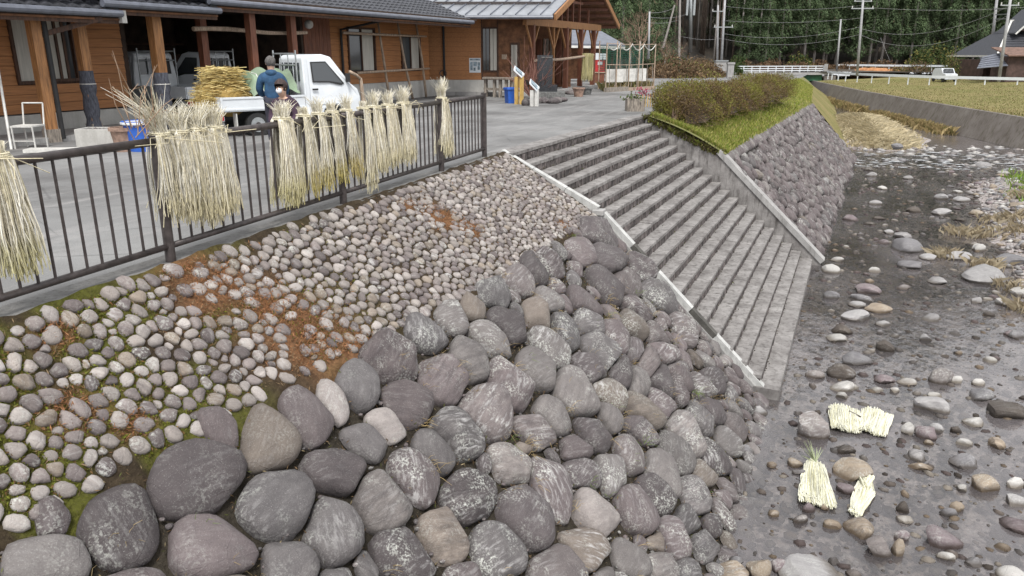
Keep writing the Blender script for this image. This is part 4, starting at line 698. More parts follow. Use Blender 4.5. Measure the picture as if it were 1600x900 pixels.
pF = pole(1127, 103, 1134, -20, 108, .17, 'pole with crossarm standing at the road end near the bridge', MAT['polec'], [(.5, 1.3)]); pG = pole(1121, 103, 1122, 8, 110, .15, 'companion pole beside the crossarm pole at the road end', MAT['polec'], [(.9, .8)])
pM = pole(1079, 76, 1080, -60, 135, .34, 'thick blue grey antenna mast in front of the cedar trunks', MAT['steel'], name='antenna_mast')
for s in (-.55, .55): mb = MB(); c = atd(1079.5 + s * 10, 8, 135); mb.box(c, (.35, .3, 3.2), PSI); mb.build('antenna_panel', MAT['steel'], pM[0]); mb = MB(); mb.bar(c, atd(1079.5, 8, 135), .08, .08); mb.build('bracket', MAT['steel'], pM[0])
def wire(a, b, sag, label):
    t = np.linspace(0, 1, 16); P = np.array([a + (b - a) * k - Z * sag * 4 * k * (1 - k) for k in t]); mb = MB(); mb.tube(P, .011, 4); tag(mb.build('overhead_wire', MAT['polec'], org=a, sc=False), label, 'wire', 'overhead wires across the valley')
T = lambda x, y, d: atd(x, y, d)
wire(T(1134, 10, 108), T(1350, 8, 100), .5, 'topmost wire from the road end pole to the tall pole'); wire(T(1128, 32, 108), T(1346, 28, 100), .4, 'wire crossing the forest just under the topmost wire')
wire(T(1127, 52, 108), T(1344, 42, 100), .9, 'upper wire of the middle pair over the bridge'); wire(T(1127, 60, 108), T(1343, 54, 100), 1.0, 'lower wire of the middle pair over the bridge')
wire(T(1346, 45, 100), T(1580, 8, 86), 1.6, 'sagging upper cable from the tall pole to the house pole'); wire(T(1344, 54, 100), T(1578, 22, 86), 2.2, 'sagging lower cable from the tall pole to the house pole')
wire(T(1350, 11, 100), T(1700, 2, 84), .6, 'high wire running from the tall pole over the house'); wire(T(1376, 59, 102), T(1391, 96, 101), .05, 'slanting stay wire right of the tall pole'.replace(' right of', ' anchoring'))
wire(T(1015, 20, 66), T(1055, 11, 100), .2, 'upper wire from the thin pole toward the mast'); wire(T(1015, 27, 66), T(1075, 21, 130), .3, 'middle wire from the thin pole toward the mast'); wire(T(1010, 35, 66), T(1060, 31, 110), .2, 'lower wire from the thin pole toward the mast')
wire(T(1062, 56, 108), T(1127, 60, 108), .3, 'short low wire left by the mast to the road end pole'.replace('left by', 'from'))
sb = thing('stone_post', atd(1140, 121, 92), 'short grey stone gatepost where the road meets the bridge', 'post'); mb = MB(); q = atd(1140, 121, 92); mb.box(q + Z * .75, (.7, .6, 1.5), PSI); mb.build('shaft', MAT['concrete'], sb); mb = MB(); mb.box(q + Z * 1.58, (.85, .75, .22), PSI); mb.build('cap', MAT['concrete'], sb)
ub = thing('utility_cabinet', atd(1125, 114, 106), 'grey cabinet block around the feet of the road end poles', 'cabinet'); q = atd(1125, 114, 106); mb = MB(); mb.box(q + Z * .75, (1.5, 1, 1.5), PSI); mb.build('body', MAT['concrete'], ub); mb = MB(); mb.box(q + Z * 1.56, (1.7, 1.2, .14), PSI); mb.build('lid', MAT['steel'], ub)
# ------------------------------------------------------------------ hill and forest
MARKS = [(1000, 'the hall gable'), (1030, 'the green netting'), (1060, 'the leaning dead trunk'), (1095, 'the antenna mast'), (1150, 'the road end poles'), (1200, 'the bridge railings'), (1250, 'the middle of the bridge'), (1295, 'the bridge end'), (1330, 'the thin pole by the bridge'), (1375, 'the tall pole'), (1420, 'the orange clay heap'), (1470, 'the brown field bush'), (1520, 'the parked white car'), (1570, 'the tiled house ridge'), (3000, 'the far end of the tiled house')]

mb = MB(); ll = np.linspace(-150, 190, 40); dd = np.array([116, 128, 140, 155, 175, 200, 240, 300])
def hillz(l, d): cl = math.exp(-((l - 27) / 9.) ** 2); return -1.2 + (.0 if d < 140 else (d - 140) * .30 + max(0, d - 165) * .32) + .8 * vnoise(l * .1 + 40, d * .1) - cl * min(0, 0)  # upper slope raised, out of view, to darken the pool's reflection and cut low sky
def hill(l, d): q = fh * d + rt * l; return np.array([q[0], q[1], hillz(l, d)])
mb.grid([[hill(l, d) for l in ll] for d in dd]); tag(mb.build('hillside', MAT['forestfloor'], org=(0, 160, 0), smooth=True), kind='structure')
def cedar_crown(seed, h, w, n, base=.0):
    g = np.random.default_rng(seed); z = base + (1 - base) * g.random(n) ** .85; R = w * (1.02 - z) ** .75 * np.minimum(1, (z - base) * 7 + .35) * (1 + .25 * np.sin(z * 40 + g.random(n))); a = g.random(n) * 6.283; lob = 1 + .22 * np.sin(3 * a + seed + z * 9) + .15 * np.sin(7 * a + z * 21)
    rr = R * lob * (1 - .5 * g.random(n) ** 2.2); C = np.stack([rr * np.cos(a), rr * np.sin(a), z * h - .25 * rr], 1); N = np.stack([np.cos(a) * .55, np.sin(a) * .55, .6 + 0 * a], 1) + g.normal(size=(n, 3)) * .35; N /= np.linalg.norm(N, axis=1)[:, None]
    k = np.stack([np.cos(a), np.sin(a), -.55 + 0 * a], 1) + g.normal(size=(n, 3)) * .3; k -= N * (k * N).sum(1)[:, None]; k /= np.linalg.norm(k, axis=1)[:, None]; B = np.cross(N, k); s = g.uniform(.08, .22, n)[:, None]
    V = np.stack([C - k * s, C - B * s * .42, C + k * s, C + B * s * .42], 1); cl = vnoise(a * 2.2 + seed, z * 13); T = np.array([.070, .102, .048]) * (.55 + 1.0 * cl)[:, None] * g.uniform(.65, 1.4, n)[:, None]; T[g.random(n) < .03] = (.10, .075, .045); return V, T
CR = []
for k in range(6):
    V, T = cedar_crown(k, [19, 21, 17, 22, 20, 18][k], [2.6, 2.3, 2.9, 2.5, 2.1, 2.7][k], 12000, [.06, .2, .12, .24, .08, .16][k]); t = thing('cedar_tree', (0, 0, 0), 'x', 'tree'); c = cards('crown', V, MAT['leaf'], t, tint=T); h = [19, 21, 17, 22, 20, 18][k]; mb = MB(); mb.tube([(0, 0, -1), (0, 0, h * .5), (0, 0, h * .97)], [.24, .15, .03], 7); mb.build('trunk', MAT['palebark'], t, smooth=True); CR.append(t)
for k in range(3):
    V, T = cedar_crown(20 + k, 27, 2.4, 6000, .45 + .05 * k); t = thing('limbed_cedar', (0, 0, 0), 'x', 'tree'); cards('crown', V, MAT['leaf'], t, tint=T); mb = MB(); mb.tube([(0, 0, -1), (.1, 0, 9), (0, .1, 18), (0, 0, 26)], [.19, .16, .11, .03], 7); mb.build('trunk', MAT['palebark' if k == 0 else 'bark'], t, smooth=True); CR.append(t)
used = set()
def place(k, l, d, label, group, s=1.):
    q = hill(l, d); mk = next(n for x, n in MARKS if proj(q)[0] < x); row = 'first row' if d < 141 else 'second row' if d < 148 else 'third row' if d < 157 else 'back row'
    label = {RIGHT: f'dark cedar of the {row} behind {mk}', LEFT: f'dark evergreen of the {row} behind {mk}', BARE: f'bare trunked cedar of the {row} behind {mk}'}[label]
    if d < 100: label = f'close dark evergreen behind {mk}, ' + ('nearer line' if d < 95 else 'second line');
    label = label.replace('cedar', ('slender' if k % 3 == 1 else 'broad' if k % 3 == 2 else 'full') + ' cedar').replace('evergreen', ('slender' if k % 3 == 1 else 'broad' if k % 3 == 2 else 'full') + ' evergreen')
    o = CR[k]
    if k in used: o = copy_tree(CR[k])
    used.add(k); o.location = q; o.scale = (s, s, s); o.rotation_euler[2] = RNG.random() * 6.28; tag(o, label, 'tree', group); return o
RIGHT = 'dense dark cedar in the forest wall behind the bridge and tiled house'; LEFT = 'dark evergreen tree standing behind the netting and the wooden hall'; BARE = 'tall cedar with a bare pale trunk behind the antenna mast'
GR_, GL_, GB_ = 'cedars of the forest wall', 'evergreens behind the hall', 'bare trunked cedars behind the mast'
l = 41
while l < 100:
    place(int(RNG.integers(0, 6)), l + RNG.normal() * .3, 137 + RNG.normal() * 1.5, RIGHT, GR_, RNG.uniform(.85, 1.12)); l += RNG.uniform(2.1, 3.2)
for d, step, a, b in ((144, 3.0, 40, 106), (152, 3.4, 40, 112), (163, 4.2, 6, 118)):
    l = a
    while l < b: place(int(RNG.integers(0, 6)), l, d + RNG.normal() * 1.5, RIGHT, GR_, RNG.uniform(.95, 1.25)); l += step * RNG.uniform(.8, 1.2)
for k in range(46): place(6 + int(RNG.integers(0, 3)), RNG.uniform(24, 45), RNG.uniform(141, 162), BARE, GB_, RNG.uniform(.8, 1.1))
for d, step, a, b in ((128, 3.2, 8, 25), (138, 3.2, 6, 27), (150, 3.6, 4, 28)):
    l = a
    while l < b: place(int(RNG.integers(0, 6)), l, d + RNG.normal(), LEFT, GL_, RNG.uniform(.85, 1.1)); l += step * RNG.uniform(.8, 1.2)
for d, step in ((90, 2.9), (98, 3.2)):
    l = 9.5 if d == 90 else 8
    while l < (16 if d == 90 else 17.5):
        o = place(int(RNG.integers(0, 6)), l, d, LEFT, GL_, RNG.uniform(.75, .95)); o.location[2] = -1.; l += step
n = 17000; C = np.array([hill(RNG.uniform(-120, 170), d) + np.array([0, 0, RNG.uniform(4, 22)]) for d in RNG.uniform(172, 299, n)]); T = np.array([.035, .058, .028]) * RNG.uniform(.5, 1.5, n)[:, None]  # unseen upper part raised with the slope, for a darker reflection in the pool
tag(cards('far_forest', leaf_quads(C, RNG.uniform(1.2, 2.8, n), asp=.6), MAT['leaf'], org=(0, 180, 20), tint=T), 'far mass of dark cedar forest filling the upper hillside', 'forest', kind='stuff')
# bare trees and brush
def bare_tree(P, h, spread, n, label, col=.8, name='bare_tree', r0=.09, group=None):
    t = thing(name, P, label, 'tree', group); tr = MB(); top = P + Z * h * .5; tr.tube([P - Z * .3, P + Z * h * .25 + RNG.normal(size=3) * .1, top], [r0, r0 * .8, r0 * .55], 6); tr.build('trunk', MAT['palebark'], t, smooth=True); mb = MB()
    def grow(p, d, L, r, k):
        q = p + d * L; mb.tube([p, (p + q) / 2 + RNG.normal(size=3) * L * .06, q], [r, r * .8, r * .55], 3, cap=False)
        if k:
            for _ in range(3 if k > 1 else 4): nd = d + RNG.normal(size=3) * spread; nd[2] += .15; nd /= np.linalg.norm(nd); grow(p + d * L * RNG.uniform(.5, 1), nd, L * RNG.uniform(.55, .8), r * .6, k - 1)
    for _ in range(n): dd_ = RNG.normal(size=3) * .5 + Z; dd_ /= np.linalg.norm(dd_); grow(P + Z * h * RNG.uniform(.25, .5), dd_, h * .22, r0 * .45, 3)
    tag(mb.build('branches', MAT['twig'], t, sc=False), kind='stuff'); return t
bare_tree(ground(1000, 85, 74, -.8), 7.5, .5, 9, 'leafless brown tree with a dense twiggy crown beside the hall gable', r0=.10)
for px, dep, s in ((985, 78, 6), (1040, 90, 5), (1062, 96, 5)): bare_tree(ground(px, 90, dep, -.8), s, .6, 5, {985: 'slender leafless tree close to the hall gable', 1040: 'leafless shrubby tree before the leaning pole', 1062: 'low leafless tree beside the antenna mast'}[px], r0=.06)
lp = MB(); lp.tube([atd(1036, 75, 92), atd(1054, 8, 92)], [.14, .09], 7); tag(lp.build('dead_tree', MAT['palebark'], sc=False), 'pale dead trunk leaning in front of the dark evergreens', 'tree trunk')
lp = MB(); lp.tube([atd(1061, 92, 98), atd(1063, -25, 98)], [.16, .12], 7); tag(lp.build('dead_tree', MAT['palebark'], sc=False), 'straight pale standing trunk beside the leaning one', 'tree trunk')
BR = [(1035, 108, 84, 2.2, 1.7, BRN), (1050, 108, 88, 2.6, 2.4, BRN + GREEN[:1]), (1068, 108, 92, 2.4, 1.8, BRN), (1085, 106, 98, 2.6, 1.9, BRN + YEL), (1092, 108, 96, 3.0, 1.0, YEL + BRN), (1108, 106, 102, 2.2, 1.6, BRN), (1075, 96, 116, 4, 2.4, BRN), (1100, 92, 120, 4, 2.0, BRN + YEL[:1]), (1143, 104, 112, 1.6, 1.5, GREEN), (1152, 92, 124, 1.7, 2.4, GREEN), (1030, 100, 100, 4, 3.2, BRN)]
for k, (px, py, dep, r, h, c) in enumerate(BR): leaf_bush('roadside_bush', ground(px, py, dep, -1.1), (r, r * .7, h), 1500, c, f'{"taller" if h > 1.75 else "low"} dry {"yellowish" if c[0] is YEL[0] else "brown"} bush by the road end below ' + next(n for x, n in MARKS if px < x) if c is not GREEN else ('small round evergreen bush before the bridge', 'taller dark evergreen bush behind the bridge end')[k > 8], 'bush', .16, 'bushes at the road end')
for k in range(26):
    px = 1150 + k * 14.5; leaf_bush('field_edge_bush', ground(px, 98, 131 + RNG.normal() * 1.2, -1.0), (RNG.uniform(1.3, 2.2), 1.3, RNG.uniform(.9, 1.9)), 520, BRN + [(.19, .10, .06)], 'low rusty brown bush at the forest foot behind ' + next(n for x, n in MARKS if px < x), 'bush', .16, 'bushes along the forest foot')
for px, dep, h in ((1440, 128, 3.4), (1462, 130, 4.2), (1490, 127, 3.6), (1250, 133, 2.6)): leaf_bush('understorey_tree', ground(px, 95, dep, -1), (2.2, 1.8, h), 1500, GREEN + YEL[:1], 'light leafy understorey tree at the forest edge near the house', 'tree', .2, 'understorey trees')
# ------------------------------------------------------------------ wooden hall, long wing
WX, EX = -17.2, -14.9
hall = thing('wooden_hall', (-17, 16, 0), 'long low hall of orange brown boards with a dark open shed bay and tiled roof', 'building')
def Yat(px, py, X): return atx(px, py, X)[1]
def yz(px, py, X=WX): p = atx(px, py, X); return p[1], p[2]
def boards(parent, x, y0, y1, z0, z1, gaps=(), pitch=.2, mat='wood', face=1):
    z = z0; k = 0
    while z < z1 - .03:
        h = min(pitch, z1 - z); runs = [(y0, y1)]
        for ga, gb, gz0, gz1 in gaps:
            if z + h > gz0 + .02 and z < gz1 - .02: runs = [r for a, b in runs for r in ((a, min(b, ga)), (max(a, gb), b)) if r[1] - r[0] > .02]
        for a, b in runs: mb = MB(); t = RNG.normal() * .003; mb.add([(x, a, z), (x + .035 + t, a, z + .004), (x + .012, a, z + h - .006), (x, a, z + h - .006), (x, b, z), (x + .035 + t, b, z + .004), (x + .012, b, z + h - .006), (x, b, z + h - .006)], [(0, 3, 2, 1), (4, 5, 6, 7), (1, 2, 6, 5), (0, 1, 5, 4), (2, 3, 7, 6)]); mb.build('board', MAT[mat], parent, sc=False)
        z += h
def window(parent, x, ya, yb, za, zb, mull=1, glass='glass', fm='darkwood', curtain=None):
    fr = MB(); w = .07
    for a, b, c, d in ((ya, yb, za - w, za), (ya, yb, zb, zb + w), (ya - w, ya, za - w, zb + w), (yb, yb + w, za - w, zb + w)): fr.box((x + .03, (a + b) / 2, (c + d) / 2), (.10, b - a, d - c))
    o = fr.build('window', MAT[fm], parent, sc=False)
    for k in range(mull + 1):
        a = ya + (yb - ya) * k / (mull + 1); b = ya + (yb - ya) * (k + 1) / (mull + 1); p = MB(); p.box((x + .0, (a + b) / 2, (za + zb) / 2), (.02, b - a - .05, zb - za)); p.build('pane', MAT[glass if not curtain or k not in curtain else 'curtain'], o, sc=False)
    for k in range(mull): a = ya + (yb - ya) * (k + 1) / (mull + 1); p = MB(); p.box((x + .02, a, (za + zb) / 2), (.06, .06, zb - za)); p.build('mullion', MAT[fm], o, sc=False)
    return o
YB0 = Yat(196, 100, -17.0); YB1 = Yat(476, 90, WX); YH = 30.0
def wallbox(y0, y1, z0, z1, mat, x=WX, name='wall'): mb = MB(); mb.box((x - .1, (y0 + y1) / 2, (z0 + z1) / 2), (.19, y1 - y0, z1 - z0)); return mb.build(name, MAT[mat], hall, sc=False)
BT = .50
wl = wallbox(4, YB0, BT, 2.95, 'darkwood', -17.0); wallbox(4, YB0 + .1, -.1, BT - .03, 'base', -16.93, 'plinth')
wa = [yz(30, 126, -17.0), yz(57, 126, -17.0), yz(84, 123, -17.0), yz(119, 121, -17.0)]; zw = wa[1][1]
boards(wl, -17.0, 4, YB0 - .05, BT, 2.95, [(wa[0][0] - .07, wa[1][0] + .07, zw - .07, 9), (wa[2][0] - .07, wa[3][0] + .07, wa[2][1] - .07, 9)], .205)
window(wl, -17.0, wa[0][0], wa[1][0], zw, 2.9, 0, 'curtain'); window(wl, -17.0, wa[2][0], wa[3][0], wa[2][1], 2.9, 2, 'glass', 'darkwood', (0, 1))
w2 = wallbox(YB1, YH, .70, 3.05, 'darkwood'); wallbox(YB1, YH + .4, -.1, .69, 'base', WX + .05, 'plinth')
YD = Yat(517, 90, WX); g1 = [yz(546, 111), yz(585, 111), yz(546, 45)]; g2 = [yz(628, 108), yz(655, 108), yz(628, 58)]
boards(w2, WX, YD, YH, .70, 3.0, [(g1[0][0] - .07, g1[1][0] + .07, g1[0][1] - .07, g1[2][1] + .07), (g2[0][0] - .07, g2[1][0] + .07, g2[0][1] - .07, g2[2][1] + .07)], .2)
for y in np.arange(YB1 + .1, YD, .21): mb = MB(); mb.box((WX + .012, y, 1.85), (.03, .2, 2.3)); mb.build('plank', MAT['redpost'], w2, sc=False)
window(w2, WX, g1[0][0], g1[1][0], g1[0][1], g1[2][1], 1, 'glass', 'darkwood', (1,)); window(w2, WX, g2[0][0], g2[1][0], g2[0][1], g2[2][1], 1, 'glass', 'darkwood', (1,))
# the open bay
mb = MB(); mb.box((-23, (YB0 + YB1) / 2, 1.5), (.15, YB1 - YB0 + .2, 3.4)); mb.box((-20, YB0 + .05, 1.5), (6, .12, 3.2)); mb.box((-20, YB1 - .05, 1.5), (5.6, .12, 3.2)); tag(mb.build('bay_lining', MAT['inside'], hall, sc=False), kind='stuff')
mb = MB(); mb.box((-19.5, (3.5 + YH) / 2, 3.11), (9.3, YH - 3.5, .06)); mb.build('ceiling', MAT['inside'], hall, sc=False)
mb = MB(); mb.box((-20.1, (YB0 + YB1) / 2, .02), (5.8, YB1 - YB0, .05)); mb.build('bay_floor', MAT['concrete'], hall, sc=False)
for zz in (1.3, 2.1): mb = MB(); mb.box((-22.6, (YB0 + YB1) / 2, zz), (.7, YB1 - YB0 - .6, .06)); mb.build('shelf', MAT['darkwood'], hall, sc=False)
for k in range(9): mb = MB(); y = YB0 + .7 + k * .85; mb.box((-22.5, y, 1.33 + .18 + .05 * (k % 3)), (.5, .55, .3 + .1 * (k % 3))); tag(mb.build('stored_crate', MAT[('greywood', 'darkwood', 'gutter')[k % 3]], org=(-22.5, y, 1.33), sc=False), 'dim storage box on the shelf inside the dark shed bay', 'box', 'boxes on the shed shelf')
def roof_seg(y0, y1, ze, cols, name='roof'):
    sl = .40; L = 6.6; mb = MB(); mb.prism([(EX, y0, ze), (EX, y1, ze), (EX - L, y1, ze + L * sl), (EX - L, y0, ze + L * sl)], (0, 0, -.10)); r = mb.build(name, MAT['tile'], hall, sc=False)
    t = MB(); n = int((y1 - y0) / .29); w = (y1 - y0) / n; rows = 15
    for i in range(n):
        for j in range(rows):
            x = EX - j * .30; z = ze + j * .30 * sl; y = y0 + i * w; a = [(x + .03, 0, z + .065), (x - .30, 0, z + .30 * sl + .03)]
            P = [[(px_, y + w * u, pz + b) for u, b in ((0, 0), (.25, .045), (.5, .06), (.75, .045), (1, 0))] for px_, _, pz in a]; P.insert(0, [(q[0], q[1], q[2] - .05) for q in P[0]]); t.grid(P)
    tag(t.build('roof_tile', MAT['tile'], r, smooth=False, sc=False), kind='stuff')
    g = MB(); g.tube([(EX + .09, y0, ze - .02), (EX + .09, y1, ze - .02)], .075, 10); g.build('gutter', MAT['gutter'], r, sc=False); f = MB(); f.box((EX - .06, (y0 + y1) / 2, ze - .13), (.05, y1 - y0, .2)); f.build('fascia', MAT['darkwood'], r, sc=False)
    s = MB(); s.prism([(EX, y0, ze - .16), (EX, y1, ze - .16), (-17.4, y1, ze + .45), (-17.4, y0, ze + .45)], (0, 0, .04)); s.build('soffit', MAT['soffit'], r, sc=False); return r
ye = [Yat(185, 17, EX), Yat(340, 18, EX), Yat(676, 30, EX)]
roof_seg(4, ye[0], 2.63, 0); roof_seg(ye[0] - .45, ye[1], 2.82, 0); roof_seg(ye[1] - .35, ye[2] + 3.2, 3.03, 0)
mb = MB(); mb.box((EX + .02, ye[0] + .06, 2.55), (.12, .12, .26)); mb.build('gutter_end', MAT['base'], hall, sc=False)
WRAP = plain('grey_wrapping_cloth', (.10, .105, .13), .9, .3, 9, stretch=(4, 4, 1), bump=.6, bd=.03)
def column(px, py, ztop, mat, w=.19, wrap=0, foot=True, z0=0.):
    P = atz(px, py, z0); mb = MB(); mb.box((P[0], P[1], (z0 + ztop) / 2), (w, w, ztop - z0), -.1); c = mb.build('post', MAT[mat], hall, sc=False)
    if foot: m = MB(); m.box((P[0], P[1], z0 + .12), (w + .05, w + .05, .3), -.1); m.build('post_shoe', MAT['greywood'], c, sc=False)
    if wrap: m = MB(); zz = np.linspace(z0 + .02, wrap, 9); m.tube([(P[0], P[1], z) for z in zz], [w * .78 + .02 * math.sin(k * 2.3) for k in range(9)], 12); m.build('wrapping', WRAP, c, smooth=True, sc=False); m = MB(); m.tube([(P[0] + (w * .82) * math.cos(a), P[1] + (w * .82) * math.sin(a), wrap * .8) for a in np.linspace(0, 6.3, 14)], .012, 4); m.build('string', MAT['offwhite'], c, sc=False)
    return P
c1 = column(83, 222, 2.9, 'post', .2); c2 = column(150, 212, 2.9, 'post', .2, 1.42); c3 = column(262, 203, 2.95, 'post', .23, 1.35)
for px, py in ((331, 190), (405, 188), (466, 180)): column(px, py, 3.05, 'redpost', .2)
mb = MB(); mb.bar((c1[0] + .05, c1[1] + .12, 2.15), (EX + .02, c2[1] - .1, 2.5), .09, .1); mb.build('brace', MAT['darkwood'], hall, sc=False)
mb = MB(); mb.tube([(c1[0] + .12, c1[1] + .16, .06), (c1[0] + .12, c1[1] + .16, 2.5), (EX + .05, c1[1] + .16, 2.6)], .05, 8); mb.build('downpipe', MAT['black'], hall, sc=False)
mb = MB(); p = atx(545, 40, -17.05); mb.tube([(-17.1, YD + .55, .1), (-17.1, YD + .55, 2.6), (EX, YD + .6, 2.95)], .05, 8); mb.build('downpipe', MAT['black'], hall, sc=False)
mb = MB(); p = atx(482, 38, -16.9); mb.lathe([(.0, -.08), (.13, -.06), (.15, .02), (.12, .1), (0, .14)], (0, 0, 0), 14); 
for i in range(len(mb.v)): mb.v[i] = mb.v[i][:, [2, 1, 0]] + p
mb.build('wall_lamp', MAT['offwhite'], hall, smooth=True, sc=False)
mb = MB(); a, b = atx(302, 45, -15.75), atx(479, 52, -15.75); mb.tube([a + (b - a) * t + np.array([0, 0, .03 * math.sin(t * 7)]) for t in np.linspace(0, 1, 9)], [.06, .058, .062, .055, .058, .055, .05, .055, .05], 8); tag(mb.build('hanging_log', MAT['pole_wood'], sc=False), 'peeled log tied across the posts of the dark shed bay', 'log')
# apron slab in front of the hall
mb = MB(); mb.box((-16.1, 9.2, .05), (1.5, 10.4, .11)); tag(mb.build('apron', MAT['concrete'], sc=False), kind='structure')
# ------------------------------------------------------------------ porch hall with grey metal roof
def LD(l, d, z=0.): q = fh * d + rt * l; return np.array([q[0], q[1], z])
def lp(px, d, z=0.): q = atd(px, 84, d); q[2] = z; return q
D0 = 35.1; ph = thing('porch_hall', LD(0, D0), 'boarded hall with grey metal roof and an open timber gable porch', 'building')
NB = -fh                                           # outward from the front wall
def fbox(m, px0, px1, z0, z1, out0, out1): a, b = lp(px0, D0), lp(px1, D0); c = (a + b) / 2 + NB * (out0 + out1) / 2; m.box((c[0], c[1], (z0 + z1) / 2), (np.linalg.norm(b - a), out1 - out0, z1 - z0), PSI); return m
fwl = fbox(MB(), 640, 832, .68, 3.6, -.2, 0).build('wall', MAT['soffit'], ph, sc=False); fbox(MB(), 640, 800, -.1, .67, -.2, .04).build('plinth', MAT['base'], ph, sc=False)
z = .68
while z < 3.35: fbox(MB(), 655, 752, z, z + .19, .0, .03).build('board', MAT['wood'], fwl, sc=False); fbox(MB(), 779, 796, z, z + .19, .0, .028).build('board', MAT['soffit'], fwl, sc=False); z += .2
for px in (752.8, 778): fbox(MB(), px - .8, px + .8, .68, 3.4, 0, .05).build('trim', MAT['darkwood'], fwl, sc=False)
wd = fbox(MB(), 754, 777, 1.0, 2.9, .0, .03).build('window', MAT['darkwood'], fwl, sc=False)
for a, b, m in ((755, 759, 'glass'), (760, 764.5, 'glass'), (766, 770.5, 'curtain'), (771, 776, 'curtain')): fbox(MB(), a, b, 1.08, 2.82, .03, .05).build('pane', MAT[m], wd, sc=False)
dr = fbox(MB(), 797, 812, .0, 2.25, .0, .05).build('door', MAT['darkwood'], ph, sc=False); fbox(MB(), 799, 808, .35, 2.15, .05, .07).build('pane', MAT['curtain'], dr, sc=False)
for px in (801.8, 804.6): fbox(MB(), px - .25, px + .25, .35, 2.15, .07, .09).build('glazing_bar', MAT['darkwood'], dr, sc=False)
mb = MB(); mb.tube([lp(694, D0) + NB * .1 + Z * .1, lp(694, D0) + NB * .1 + Z * 3.2], .05, 8); mb.build('downpipe', MAT['black'], ph, sc=False)
mb = MB(); c = lp(692, D0, .95) + NB * .16; mb.tube([c + rt * .14 * math.cos(a) + Z * .14 * math.sin(a) for a in np.linspace(0, 6.28, 14)], .022, 5); tag(mb.build('coiled_hose', MAT['dark'], sc=False), 'small coil of hose hanging at the downpipe on the boarded wall', 'hose')
po = thing('notice_board', lp(742, D0, 1.0) + NB * .03, 'white printed notice sheet fixed to the orange board wall', 'notice'); fbox(MB(), 733, 751, .98, 1.6, .03, .05).build('sheet', MAT['white'], po, sc=False)
MAT['bluegrey'] = plain('blue_grey_print', (.28, .36, .42), .6, .4, 9)
for a, b, z0, z1 in ((734, 750, 1.5, 1.57), (734.5, 738.5, 1.08, 1.44), (739.5, 745, 1.25, 1.44), (739.5, 743, 1.06, 1.2), (746, 750, 1.1, 1.42)): fbox(MB(), a, b, z0, z1, .052, .056).build('print', MAT['bluegrey'], po, sc=False)
sg = fbox(MB(), 784, 792, 1.55, 1.75, .03, .05).build('wall_plate', MAT['pole_wood'], sc=False); tag(sg, 'small wooden name plate on the wall beside the porch door', 'sign')
E0, R0 = 33.6, 39.5; ZE, ZR = 3.28, 5.42; pan = .52; rp = MB(); k = 0; l = 1.7
roof = MB().prism([LD(-9, E0, ZE), LD(1.7, E0, ZE), LD(3.9, R0, ZR), LD(-9, R0, ZR)], (0, 0, -.14)).build('roof', MAT['soffit'], ph, sc=False)
while l > -9:
    l2 = l - pan; a, b, c, d = LD(l, E0 - .05, ZE + .01), LD(l + 2.2, R0, ZR + .01), LD(l2 + 2.2, R0, ZR + .01), LD(l2, E0 - .05, ZE + .01); MB().prism([a, b, c, d], (0, 0, .03)).build('roof_panel', MAT['metalroof'], roof, sc=False); MB().bar(a + Z * .05, b + Z * .05, .035, .06).build('seam', MAT['gutter'], roof, sc=False); l = l2
t_ = .22; mb = MB(); mb.bar(LD(-6.2, E0 + (R0 - E0) * t_, ZE + (ZR - ZE) * t_ + .12), LD(1.7 + 2.2 * t_ - .5, E0 + (R0 - E0) * t_, ZE + (ZR - ZE) * t_ + .12), .06, .10); mb.build('snow_guard', MAT['dark'], roof, sc=False)
mb = MB(); mb.tube([LD(-8, E0 - .12, ZE - .05), LD(1.7, E0 - .12, ZE - .05)], .07, 8); mb.build('gutter', MAT['gutter'], roof, sc=False)
FE = (6.05, 45.9); mb = MB(); mb.prism([LD(-9, R0, ZR + .03), LD(3.9, R0, ZR + .03), LD(FE[0], FE[1], ZE + .03), LD(-9, FE[1], ZE + .03)], (0, 0, -.12)); r2 = mb.build('rear_slope', MAT['soffit'], ph, sc=False)
for k in range(8):
    t = .06 + k * .128; c = LD(3.9 + (FE[0] - 3.9) * t - .05, R0 + (FE[1] - R0) * t, ZR + (ZE - ZR) * t - .16); MB().bar(c, c - rt * 5, .1, .14).build('purlin', MAT['redpost'], r2, sc=False)
    c = LD(1.7 + 2.2 * t - .05, E0 + (R0 - E0) * t, ZE + (ZR - ZE) * t - .19); MB().bar(c, c - rt * 5, .1, .14).build('purlin', MAT['redpost'], roof, sc=False)
for p, q in ((LD(1.78, E0 - .1, ZE - .06), LD(3.98, R0, ZR - .02)), (LD(3.98, R0, ZR - .02), LD(FE[0] + .08, FE[1] + .1, ZE - .04))): MB().bar(p, q, .08, .26).build('barge_board', MAT['post'], roof, sc=False)
def gd(t, z, inn=.35): return LD(.9 + .404 * t - inn + .35, D0 + .915 * t, z)
MB().bar(gd(-.9, 3.12), gd(9.6, 3.12), .18, .32).build('tie_beam', MAT['post'], ph, sc=False); MB().bar(gd(-1, 3.32, .6), LD(-2, 34.2, 3.32), .16, .2).build('beam', MAT['redpost'], ph, sc=False)
for t in (1.2, 2.6, 3.6, 4.4, 5.2, 6.2, 7.6): zt = ZE + (ZR - ZE) * (1 - abs(t - 4.4) / 5.4) - .2; MB().bar(gd(t, 3.28), gd(t, zt), .08, .1).build('strut', MAT['redpost'], ph, sc=False)
MB().bar(gd(2.2, 4.2), gd(6.6, 4.2), .1, .12).build('collar', MAT['redpost'], ph, sc=False)
